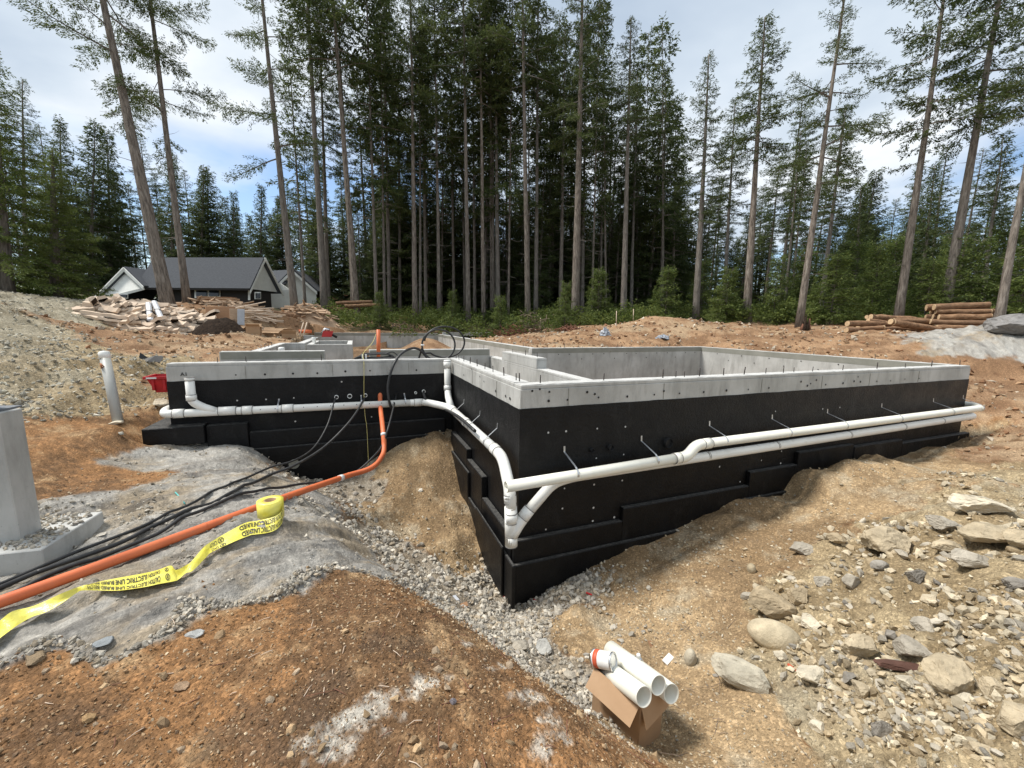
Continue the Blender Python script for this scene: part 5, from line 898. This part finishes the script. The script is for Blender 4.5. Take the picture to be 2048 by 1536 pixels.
# logs
def log(a, b, r, label, group, name='log'):
    a, b = np.array(a, float), np.array(b, float); m_ = (a+b)/2; o = empty(name, m_, label, 'log', group); d_ = (b-a)/np.linalg.norm(b-a); n = 8
    P = [a+(b-a)*i/n+rg.normal(0, r*.07, 3) for i in range(n+1)]; MB().tube(P, [r*(1+.06*rg.normal()) for _ in range(n+1)], 12, caps=False).build('log_body', 'log_bark', o)
    for q, s in ((P[0], -1), (P[-1], 1)): MB().tube([q-d_*.02*s, q+d_*.004*s], [r*.97, r*.93], 12).build('cut_end', 'log_end', o)
lg = atd(1915, 648, 15.0); vv_ = np.array([lg[0], lg[1], 0])/math.hypot(lg[0], lg[1]); pp_ = np.array([vv_[1], -vv_[0], 0]); lax = pp_*.93+vv_*.36; lay = -pp_*.36+vv_*.93; k = 0
for row, cnt in enumerate((6, 5, 4, 3, 2)):
    for i in range(cnt):
        c0 = np.array([lg[0], lg[1], 0])+lay*((i-(cnt-1)/2)*.27+rg.normal(0, .03)); c0[2] = gz(lg[0], lg[1])+.12+row*.20; le = rg.uniform(.6, .85); sh = rg.uniform(-.2, .2)
        jt = rg.normal(0, .05, 3)*np.array([1, 1, .5]); log(c0-(lax+jt)*(le+sh), c0+(lax+jt)*(le-sh), rg.uniform(.10, .135), 'log '+('nearest', 'second nearest', 'third nearest', 'fourth nearest', 'fifth nearest', 'farthest')[i]+' in the '+('bottom', 'second', 'middle', 'fourth', 'top')[row]+' row of the tall log stack', 'logs in the tall stack', 'stacked_log')
for k in range(13):
    x0 = rg.uniform(1690, 1800); x1 = x0+rg.uniform(70, 130); d = rg.uniform(14.2, 15.6); a, b = atd(x0, 650, d), atd(min(x1, 1880), 648, d+rg.uniform(-.3, .6)); lv = (k % 3)*.19; a[2] = gz(a[0], a[1])+.10+lv; b[2] = gz(b[0], b[1])+.10+lv; log(a, b, rg.uniform(.07, .12), ORD[k]+' barkless log in the low sprawling pile left of the log stack', 'logs in the low pile', 'loose_log')
a, b = atd(522, 612, 19), atd(640, 606, 21); a[2] = gz(a[0], a[1])+.15; b[2] = gz(b[0], b[1])+.2; log(a, b, .16, 'long fallen log lying before the small second house', None, 'fallen_log')
for k, (x0, x1, y) in enumerate(((672, 745, 606), (690, 760, 612), (668, 720, 618))): a, b = atd(x0, y, 25), atd(x1, y-3, 25.5); a[2] = max(a[2], gz(a[0], a[1])+.08); b[2] = max(b[2], gz(b[0], b[1])+.08); log(a, b, .09, ('upper', 'middle', 'lower')[k]+' fallen log among the trunks beyond the board heap', 'fallen logs among the trunks', 'fallen_log')
# stump, brush and root heaps
p = atd(1612, 645, 16.2); p[2] = gz(p[0], p[1])-.05; o = empty('stump', p, 'dark splintered stump at the foot of the bare fir', 'stump')
for k in range(7): a = 6.28*k/7; MB().tube([p+np.array([.14*math.cos(a), .14*math.sin(a), 0]), p+np.array([.1*math.cos(a), .1*math.sin(a), .25]), p+np.array([.12*math.cos(a), .12*math.sin(a), rg.uniform(.35, .75)])], [.1, .07, .01], 6).build('splinter', 'bark_heap' if k % 3 else 'root_red', o)
def brush(name, x, y, d, w_, h, n, mat, label):
    p = atd(x, y, d); z0 = gz(p[0], p[1]); o = empty(name, (p[0], p[1], z0), label, 'brush'); b = MB()
    for k in range(n):
        q = np.array([p[0], p[1], z0])+RTh*rg.normal(0, w_*.4)+FWh*rg.normal(0, w_*.3)+np.array([0, 0, abs(rg.normal(0, h*.45))]); d_ = rg.normal(0, 1, 3); d_[2] *= .5; d_ /= np.linalg.norm(d_); l = rg.uniform(.2, .6); b.tube([q-d_*l/2, q+rg.normal(0, .05, 3), q+d_*l/2+rg.normal(0, .05, 3)], [.02, .016, .006], 4, caps=False)
    c = b.build('twigs', mat, o); c['kind'] = 'stuff'
brush('root_heap', 1030, 660, 21, 1.3, .5, 160, 'root_red', 'reddish heap of roots before the shrubs'); brush('brush_heap', 1060, 650, 22, 1.5, 1.0, 200, 'dead_wood', 'tangled grey brush heap beside the reddish roots'); brush('brush_heap', 1140, 664, 18, .6, .2, 70, 'root_red', 'small flat heap of roots on the orange dirt'); brush('root_ball', 690, 592, 27, 1.2, 1.1, 170, 'root_red', 'dark upturned root ball among the trunks'); brush('brush_heap', 800, 650, 23, 1.6, .4, 100, 'dead_wood', 'low dead brush along the left shrub edge')
for x, y, d, nm_, lab in ((1210, 672, 14.5, 'plastic_bag', 'crumpled grey bag on the orange dirt, left of two'), (1326, 674, 14.0, 'plastic_bag', 'flatter grey bag on the orange dirt, right of two')):
    p = gp(x, y) if False else atd(x, y, d); z0 = gz(p[0], p[1]); V, Fs = [], []; n = 16
    for j in range(7):
        for i in range(n): th_ = math.pi/2*j/6; ph = 2*math.pi*i/n; rr_2 = (.19 if x < 1300 else .23)*(1+.22*rg.normal()); V.append((p[0]+rr_2*math.cos(th_)*math.cos(ph), p[1]+.7*rr_2*math.cos(th_)*math.sin(ph), z0-.02+(.24 if x < 1300 else .14)*math.sin(th_)*(1+.15*rg.normal())))
    for j in range(6):
        for i in range(n): Fs.append((j*n+i, j*n+(i+1) % n, (j+1)*n+(i+1) % n, (j+1)*n+i))
    tag(MB().add(V, Fs).build(nm_, 'bag_grey'), lab, 'bag')
for x, y0, y1, d in ((1233, 643, 622, 20), (1267, 640, 618, 21), (1081, 650, 632, 22)):
    a, b = atd(x, y0, d), atd(x, y1, d); a[2] = gz(a[0], a[1])-.05; tag(MB().tube([a, b], .018, 5).build('survey_stake', 'slab_wood'), {1233: 'short wooden survey stake near the dirt hump', 1267: 'taller wooden survey stake just left of the dirt hump', 1081: 'wooden survey stake by the brush heap'}[x], 'stake', 'survey stakes')
# odds and ends on and by the walls
p = aty(655, 668, 15.5); TL = empty('power_tool', p, 'red and grey power tool left on the inner wall top', 'tool'); MB().obox(p+np.array([0, 0, .0]), (.16, 0, 0), (0, .1, 0), (.03, 0, .10)).build('body', 'tool_red', TL); MB().tube([p+np.array([-.18, 0, .02]), p+np.array([-.06, -.02, .17]), p+np.array([.08, 0, .14])], .05, 8).build('guard', 'galvanised', TL); MB().tube([p+np.array([.1, 0, .0]), p+np.array([.3, 0, -.12])], .04, 8).build('handle', 'dark_plastic', TL)
a = aty(612, 663, 15.5); tag(MB().pipe(a-np.array([.22, 0, 0]), a+np.array([.16, .1, 0]), .06, .008, 14).build('pipe_offcut', 'orange_conduit'), 'short orange pipe offcut beside two pale poles', 'pipe')
for k, x in enumerate((604, 611)): tag(MB().tube([aty(x-5, 672, 15), aty(x+3, 645, 15.2)], .02, 6).build('pole', 'slab_wood'), ('left', 'right')[k]+' one of two pale poles leaning by the cartons', 'pole', 'leaning poles')
p = aty(628, 678, 12.6); tag(MB().tube([p-np.array([0, 0, .25]), p, p+np.array([0, 0, .05])], [.05, .05, .06], 14).build('vent_stub', 'pvc'), 'white capped pipe stub between the small inner walls', 'pipe'); p = aty(563, 697, 10.8); tag(MB().tube([p-np.array([0, 0, .2]), p, p+np.array([0, 0, .03])], [.07, .07, .055], 14).build('vent_stub', 'pvc'), 'low white pipe cap inside the left wing', 'pipe')
p = gp(296, 722); z0 = gz(p[0], p[1]); tag(MB().add([p+np.array([-.15, 0, .0]), p+np.array([-.12, .05, .16]), p+np.array([.0, .02, .06]), p+np.array([.12, .0, .10]), p+np.array([.25, .0, .08]), p+np.array([.22, -.1, -.02]), p+np.array([.03, -.12, .0])], [(0, 1, 2, 6), (2, 3, 6), (3, 4, 5, 6)]).build('membrane_scrap', 'dark_plastic'), 'torn black membrane scrap on the gravel bank', 'scrap')
a, b = gp(351, 987), gp(370, 1010); tag(MB().tube([a+np.array([0, 0, .012]), (a+b)/2+np.array([0, 0, .02]), b+np.array([0, 0, .012])], .006, 6).build('plastic_strip', 'teal'), 'thin teal plastic strip on the bedrock', 'strip')
for x, y, s_, mt, nm_, lab in ((1178, 1189, .03, 'tool_red', 'plastic_wrapper', 'crumpled red and white wrapper on the pit floor'), (1071, 1202, .022, 'tool_red', 'plastic_wrapper', 'red scrap among gravel by the footing corner'), (1010, 1198, .02, 'tool_red', 'plastic_wrapper', 'tiny red scrap touching the footing corner'), (912, 1198, .035, 'wrap_white', 'crushed_bottle', 'crushed clear bottle at the mound edge'), (1336, 1322, .045, 'can_label', 'paper_tag', 'white card tag lying behind the pipe offcuts'), (1302, 1291, .03, 'plywood', 'wood_offcut', 'small reddish wood offcut near the round cobble'), (1584, 1337, .025, 'can_red', 'tile_chip', 'orange diamond-shaped chip among the rubble'), (925, 1213, .05, 'plywood', 'wood_offcut', 'brown wood offcut at the foot of the mound')):
    p = gp(x, y); z0 = gz(p[0], p[1]); an = rg.uniform(0, 3); b = MB().obox((p[0], p[1], z0+.008), (s_*math.cos(an), s_*math.sin(an), .006), (-s_*.5*math.sin(an), s_*.5*math.cos(an), .004), (0, 0, .004)); tag(b.build(nm_, mt), lab, 'litter' if 'wood' not in nm_ else 'offcut')

# ---------------------------------------------------------------- rocks
m = NT('stone'); v = m.coord(); n1 = m.noise(v, 7, 8, .68); k_ = m.ramp(n1, [(.25, .62), (.5, 1.0), (.78, 1.45)]); col = m.n('ShaderNodeVectorMath'); col.operation = 'SCALE'; m.l(m.attr('col', 'Color'), col.inputs[0]); m.l(k_, col.inputs['Scale'])
m.fin(col.outputs[0], .92, m.bump(m.noise(v, 26, 8, .72), .7, .02), .2)
def ico(sub):
    bm = bmesh.new(); bmesh.ops.create_icosphere(bm, subdivisions=sub, radius=1); V = np.array([vv.co[:] for vv in bm.verts]); Fq = np.array([[w_.index for w_ in f.verts] for f in bm.faces]); bm.free(); return V, Fq
I1, I2, I3, I4 = ico(1), ico(2), ico(3), ico(4)
def rock_verts(I, seed, cuts=9, dims=(1, .8, .55), smooth=False):
    r = np.random.default_rng(seed); V = I[0].copy()
    if not smooth:
        for k in range(cuts):
            n_ = r.normal(0, 1, 3); n_ /= np.linalg.norm(n_); h = r.uniform(.45, .85); dd = V@n_-h; V = V-np.outer(np.clip(dd, 0, None), n_)
        V += .035*r.normal(0, 1, V.shape)*(0.5 if len(V) > 100 else 1)
    else: V = V*(1+.06*np.sin(V@r.normal(0, 2, 3)))[:, None]
    return V*np.array(dims)
def rock(x, y, wpx, hpx, col, label, seed, smooth=False, flat=.55, yaw=None, name='rock', I=None, sink=.24, cat='rock', group=None, dims=None):
    I = I or (I4 if wpx > 34 else I3); p = gp(x, y+hpx*.32); D = (p-CAM)@FW; w_ = wpx*D/FPX/2*1.12; hz = max(flat*.7*w_, hpx*D/FPX*.5); zc = gz(p[0], p[1]); V = rock_verts(I, seed, 12, (1, 1, 1), smooth); r = np.random.default_rng(seed)
    if not smooth: V = V*(1+.10*fbm(V[:, 0]*2.1+seed, V[:, 1]*2.1+V[:, 2]*1.7, 5, seed % 97, .6))[:, None]
    dm = dims or (1, .8, 1); V = V*np.array([w_*dm[0], w_*dm[1], hz])
    a = (math.atan2(RTh[1], RTh[0]) if yaw is None else yaw)+(0 if yaw is None else math.atan2(RTh[1], RTh[0])); R_ = np.array([[math.cos(a), -math.sin(a)], [math.sin(a), math.cos(a)]]); V[:, :2] = V[:, :2]@R_.T
    cv = np.array(col)[None]*(1+.22*fbm(V[:, 0]/w_*1.5+seed, V[:, 1]/w_*1.5+V[:, 2]/w_*2, 4, 11, .6)[:, None]); V += np.array([p[0], p[1], zc+hz*(1-2*(sink if wpx < 50 or smooth else .13))])
    return tag(np_mesh(name, V, I[1], 'stone', smooth=smooth, col=cv), label, cat, group)
TAN, GRY, DGR, PAL, BRN = (.42, .345, .235), (.365, .325, .262), (.265, .24, .205), (.55, .485, .37), (.36, .285, .185)
for k, (x, y, w_, h, c, lab, fl) in enumerate(((1773,1085,88,62,TAN,'biggest tan angular boulder at the left edge of the rubble slope',.6),(1882,1048,56,34,GRY,'flat-topped grey boulder at the head of the rubble slope',.45),(1537,1208,82,64,BRN,'large brown-grey boulder just above the smooth oval stone',.65),(1716,1296,64,50,TAN,'blocky tan rock left of the bark slab',.6),(1817,1302,58,44,GRY,'pale grey rock resting behind the bark slab',.6),
        (1895,1352,84,66,TAN,'large sandy block at the right end of the bark slab',.6),(1622,1351,56,34,PAL,'flat pale rock with streaks below the orange chip',.4),(1762,1456,36,44,DGR,'isolated blue-grey stone on bare sand at the bottom',.6),(1637,1453,32,22,PAL,'small cream stone on bare sand at the bottom',.5),(1960,1010,98,44,PAL,'wide pale boulder topping the rubble slope',.4),(1972,1070,84,40,TAN,'long tilted tan rock below the wide pale boulder',.35),(2030,1078,44,60,TAN,'upright tan rock at the picture edge below the pale boulder',.7),
        (1759,1133,34,26,DGR,'dark round rock under the biggest tan boulder',.6),(1830,1150,36,42,DGR,'blue-grey upright rock in the middle of the rubble slope',.7),(1701,1163,34,40,GRY,'grey pointed rock left of the blue-grey upright one',.6),(1602,1099,50,20,GRY,'flat grey stone at the upper left of the rubble',.3),(1677,1078,40,24,BRN,'brown wedge-shaped stone left of the biggest boulder',.4),(1493,1191,30,20,GRY,'small grey block left of the large brown-grey boulder',.5),(1597,1191,48,32,BRN,'brown lumpy clod right of the large brown-grey boulder',.45),
        (1616,1242,44,32,PAL,'jagged cream rock right of the smooth oval stone',.5),(1561,1312,30,22,PAL,'square pale stone under the smooth oval stone',.4),(1694,1354,30,30,DGR,'dark grey stone below the blocky tan rock',.6),(1723,1378,44,34,TAN,'rough tan rock below the dark grey stone',.5),(1811,1364,38,26,PAL,'pale stone under the bark slab',.5),(2036,1440,76,74,TAN,'big tan boulder cut by the picture edge near the bottom',.7),(1985,1380,50,38,TAN,'rough tan rock between the bark slab and the edge boulder',.5),(2030,1167,46,30,DGR,'dark flat rock at the picture edge on the upper slope',.4),
        (1935,1120,60,36,GRY,'layered grey ledge rock on the upper right slope',.4),(1895,1095,48,30,TAN,'tan wedge rock under the flat-topped grey boulder',.4),(1850,1250,44,30,GRY,'grey rock above the bark slab',.5),(1780,1270,30,24,DGR,'dark rock left above the pale grey rock',.5),(1640,1160,36,28,GRY,'grey rock between the clod and the biggest boulder',.5),(1880,1450,34,20,PAL,'thin white sliver stone near the bottom right',.35),(1960,1500,40,26,TAN,'tan stone low in the right corner',.4),(1930,1395,30,24,PAL,'pale stone beside the rough tan rock',.5),
        (388,1266,32,15,(.42,.42,.40),'pale flat stone at the seam of bedrock and brown soil',.25),(208,1286,34,20,(.24,.255,.26),'blue-grey stone in the gravel strip near the tape',.4),(75,1314,44,18,(.27,.20,.125),'brown flat stone at the left end of the gravel strip',.3),(177,1432,28,16,(.34,.22,.11),'ochre flat stone on the brown mound',.3),(365,1373,30,14,(.32,.22,.14),'thin tan flake on the brown mound',.2),(1042,1292,34,20,GRY,'grey stone in the gravel beside the mound',.5),(1088,1292,40,24,(.36,.35,.32),'light grey chunk in the gravel above the carton',.5),(1137,1348,28,20,GRY,'grey stone beside the carton flap',.5),
        (322,806,36,18,PAL,'pale block by the wall under the red crate',.5),(234,846,26,9,PAL,'flat pale stone at the foot of the stand pipe',.3),(905,1402,16,14,(.2,.18,.19),'small dark stone on the brown mound crest',.6))): rock(x, y, w_, h, c, lab, 500+k, flat=fl, yaw=random.uniform(-.5, .5))
rock(1549, 1268, 84, 58, (.50, .42, .29), 'smooth oval cream cobble, the roundest on the slope', 600, True, .55, -.55, I=I4, sink=.22, dims=(1, .62, .8))
rock(1483, 1345, 112, 60, (.40, .36, .28), 'long flat slab rock with a dark brown stain', 601, False, .28, -.62, I=I4, dims=(1, .5, .5)); rock(1380, 1312, 26, 36, (.40, .355, .27), 'round cobble right of the white card tag', 602, True, .8, 1.2, I=I3); rock(1502, 1136, 18, 22, (.40, .33, .22), 'lone rounded pebble on bare sand above the boulder', 603, True, .8, 1.2, I=I3)
rock(1803, 1334, 140, 24, (.115, .06, .045), 'reddish-brown bark slab lying among the rubble', 604, False, .12, -.12, name='bark_slab', cat='bark', I=I4, dims=(1, .22, .6))
rock(2030, 652, 110, 46, (.22, .21, .20), 'huge grey boulder at the right edge below the log stack', 605, False, .5, .2, I=I4)

# loose stones: the larger ones singly, the rest as gravel
vis = (np.hypot(gx, gy) < 22) & (np.hypot(gx, gy) > .9) & ~in_foot(gx, gy); Pv = np.stack([gx, gy, gzv], 1); rel = Pv-CAM; Dv = rel@FW; pxv = CXP+FPX*(rel@RT)/Dv; pyv = CYP-FPX*(rel@UP)/Dv; vis &= (Dv > .5) & (pxv > -160) & (pxv < 2330) & (pyv > 560) & (pyv < 1720)
wcl = dict(zip(CLS, gw.T)); rad_ = np.hypot(gx, gy)
right_ = (gx > 1.0)
def pick(wt, n):
    wt = np.where(vis, wt, 0.0); wt = wt/wt.sum(); k = rg.choice(len(wt), n, p=wt); j = rg.normal(0, .004, (n, 2))*rad_[k][:, None]; return Pv[k]+np.concatenate([j, np.zeros((n, 1))], 1), k
stone_me = []
for k in range(14):
    V = rock_verts(I2, 700+k, 9, (1, rg.uniform(.6, .95), rg.uniform(.35, .7))); c = np.array([TAN, GRY, DGR, PAL, BRN, (.33, .30, .25), (.42, .37, .28)][k % 7]); o = np_mesh('stone_shape', V, I2[1], 'stone', col=np.repeat(c[None]*(1+.12*rg.normal(0, 1, (len(V), 1))), 1, 0)); stone_me.append(o.data); bpy.data.objects.remove(o)
clump = np.clip(.35+1.3*fbm(gx*1.1, gy*1.1, 4, 801), 0, 2)**2
P, K = pick(np.where(right_, wcl['L']**2, 0)*clump, 270)
for p, k in zip(P, K):
    s = rg.uniform(.012, .030)*min(1.0, rad_[k]/3.2)*rg.choice([1, 1, 1.5]); o = inst(stone_me[rg.integers(14)], 'loose_stone', None, Matrix.Translation((p[0], p[1], p[2]+s*.15))@Euler((rg.normal(0, .35), rg.normal(0, .35), rg.uniform(0, 6.28))).to_matrix().to_4x4()@Matrix.Scale(s, 4)); tag(o, 'small loose angular stone on the rubble slope at the right', 'stone', 'loose stones on the rubble slope')
P, K = pick(np.where(gx < -2.5, wcl['L'], 0), 60)
for p, k in zip(P, K):
    s = rg.uniform(.03, .07); o = inst(stone_me[rg.integers(14)], 'bank_stone', None, Matrix.Translation((p[0], p[1], p[2]+s*.1))@Euler((rg.normal(0, .3), rg.normal(0, .3), rg.uniform(0, 6.28))).to_matrix().to_4x4()@Matrix.Scale(s, 4)); tag(o, 'flat loose stone on the gravel bank behind the stand pipe', 'stone', 'loose stones on the left bank')
OC_V = np.array([(1,0,0),(-.9,.1,0),(0,1,.1),(.1,-1,0),(0,0,1),(.1,0,-1)], float); OC_F = np.array([(0,2,4),(2,1,4),(1,3,4),(3,0,4),(2,0,5),(1,2,5),(3,1,5),(0,3,5)])
def gravel(name, P, size, cols, label, base=None):
    n = len(P); bV, bF = base or (OC_V, OC_F); nv = len(bV); V = bV[None]*(1+.28*rg.normal(0, 1, (n, nv, 1)))*np.stack([np.ones(n), rg.uniform(.6, 1, n), rg.uniform(.4, .75, n)], 1)[:, None]; q = rg.normal(0, 1, (n, 4)); q[:, 1:3] *= .35; q /= np.linalg.norm(q, axis=1)[:, None]; w_, x, y, z = q.T
    Rm = np.stack([1-2*(y*y+z*z), 2*(x*y-z*w_), 2*(x*z+y*w_), 2*(x*y+z*w_), 1-2*(x*x+z*z), 2*(y*z-x*w_), 2*(x*z-y*w_), 2*(y*z+x*w_), 1-2*(x*x+y*y)], 1).reshape(n, 3, 3)
    V = np.einsum('nij,nvj->nvi', Rm, V)*size[:, None, None]+(P+np.stack([0*size, 0*size, size*.2], 1))[:, None]; Fq = (bF[None]+(np.arange(n)*nv)[:, None, None]).reshape(-1, 3); ci = rg.integers(len(cols), size=n); c = np.array(cols)[ci]*rg.uniform(.7, 1.3, (n, 1)); c = np.repeat(c, nv, 0)
    return tag(np_mesh(name, V.reshape(-1, 3), Fq, 'stone', col=c), label, 'gravel', kind='stuff')
gm = np.clip(.25+1.5*fbm(gx*1.6, gy*1.6, 4, 803), 0, 2)
def lsz(n, lo, hi, p=2.2): return lo+(hi-lo)*rg.uniform(0, 1, n)**p
sc = lambda K, lo=1.4, ref=3.0: np.clip(rad_[K]/ref, .55, lo)
GR = [(.37, .335, .275), (.42, .38, .315), (.36, .30, .22), (.47, .43, .36), (.28, .255, .22)]; TN = [(.43, .345, .225), (.55, .475, .345), (.36, .28, .175), (.45, .38, .27), (.37, .33, .265)]
P, K = pick(wcl['G']*(.25+gm), 7600); gravel('gravel', P, lsz(len(P), .006, .030)*sc(K), GR, 'grey crushed gravel along the pit and trench floor', I1)
P, K = pick(np.where(right_, wcl['L']**2, 0)*(.05+clump**1.5), 5600); gravel('gravel', P, lsz(len(P), .004, .034, 3.0)*sc(K), TN, 'broken tan stones covering the rubble slope', I1)
P, K = pick(np.where(gx < 0, wcl['L'], 0)*(.3+gm), 6000); gravel('gravel', P, lsz(len(P), .008, .040, 3.4), [(.41, .385, .31), (.34, .315, .255), (.48, .455, .38), (.29, .27, .225)], 'flat stones strewn over the left gravel bank', I1)
P, K = pick(wcl['B']*(rad_ < 6), 18000); gravel('pebbles', P, lsz(len(P), .0022, .010, 2.6)*sc(K, 1.5, 2.0), [(.38, .26, .15), (.30, .18, .09), (.46, .36, .24), (.24, .13, .06), (.20, .13, .08)], 'tan pebbles in the brown mound')
P, K = pick(wcl['B']*(rad_ < 8), 130); gravel('pebbles', P, lsz(len(P), .010, .026, 2), [(.40, .28, .16), (.34, .23, .13), (.33, .25, .17)], 'larger pebbles in the brown soil', I1)
P, K = pick(wcl['S']*(.15+gm), 7000); gravel('pebbles', P, lsz(len(P), .003, .016, 3)*sc(K), TN, 'small stones in the tan sand')
P, K = pick(wcl['R']*(wcl['B'] < .3)*(rad_ < 9)*(.02+gm**3), 2200); gravel('pebbles', P, lsz(len(P), .003, .018, 3)*sc(K), GR, 'stone crumbs on the grey bedrock')
P, K = pick(wcl['R']*(wcl['B'] > .12)*(wcl['B'] < .45)*(rad_ < 4), 1300); gravel('gravel', P, lsz(len(P), .005, .022, 2.4), GR, 'grey gravel strip between bedrock and brown mound', I1)
P, K = pick(wcl['O']*(.3+gm), 6000); gravel('clods', P, lsz(len(P), .012, .075, 3)*np.clip(rad_[K]/12, .5, 1.5), [(.30, .19, .11), (.38, .28, .18), (.24, .13, .07), (.42, .36, .28)], 'clods and stones on the orange dirt')
q0 = K0+kn*.02; pp = np.stack([K0+kd*rg.uniform(.03, np.linalg.norm(K1-K0))+kn*rg.uniform(.02, .85) for _ in range(900)]); pp[:, 2] = -.928; gravel('gravel', pp, lsz(900, .006, .022), GR, 'gravel spilt over the pier footing pad', I1)
# twigs and bark chips
def chips(name, wt, n, lo, hi, mat, label):
    P, K = pick(wt, n); b = MB()
    for p in P:
        a = rg.uniform(0, 6.28); l = rg.uniform(lo, hi); d_ = np.array([math.cos(a), math.sin(a), rg.normal(0, .12)]); b.tube([p-d_*l/2+np.array([0, 0, .004]), p+rg.normal(0, .1, 3)*l*.5+np.array([0, 0, .008]), p+d_*l/2+np.array([0, 0, .004])], [.0022, .002, .001], 4, caps=False)
    tag(b.build(name, mat), label, 'twigs', kind='stuff')
chips('twigs', wcl['B']*(rad_ < 5), 45, .04, .14, 'root_red', 'thin twigs and roots in the brown soil'); chips('twigs', wcl['S']+.5*wcl['G'], 160, .04, .18, 'dead_wood', 'straw-thin twigs on the sand'); chips('bark_chips', wcl['B']*(rad_ < 5)*(gx < .2), 36, .02, .06, 'slab_wood', 'pale wood chips in the brown soil')
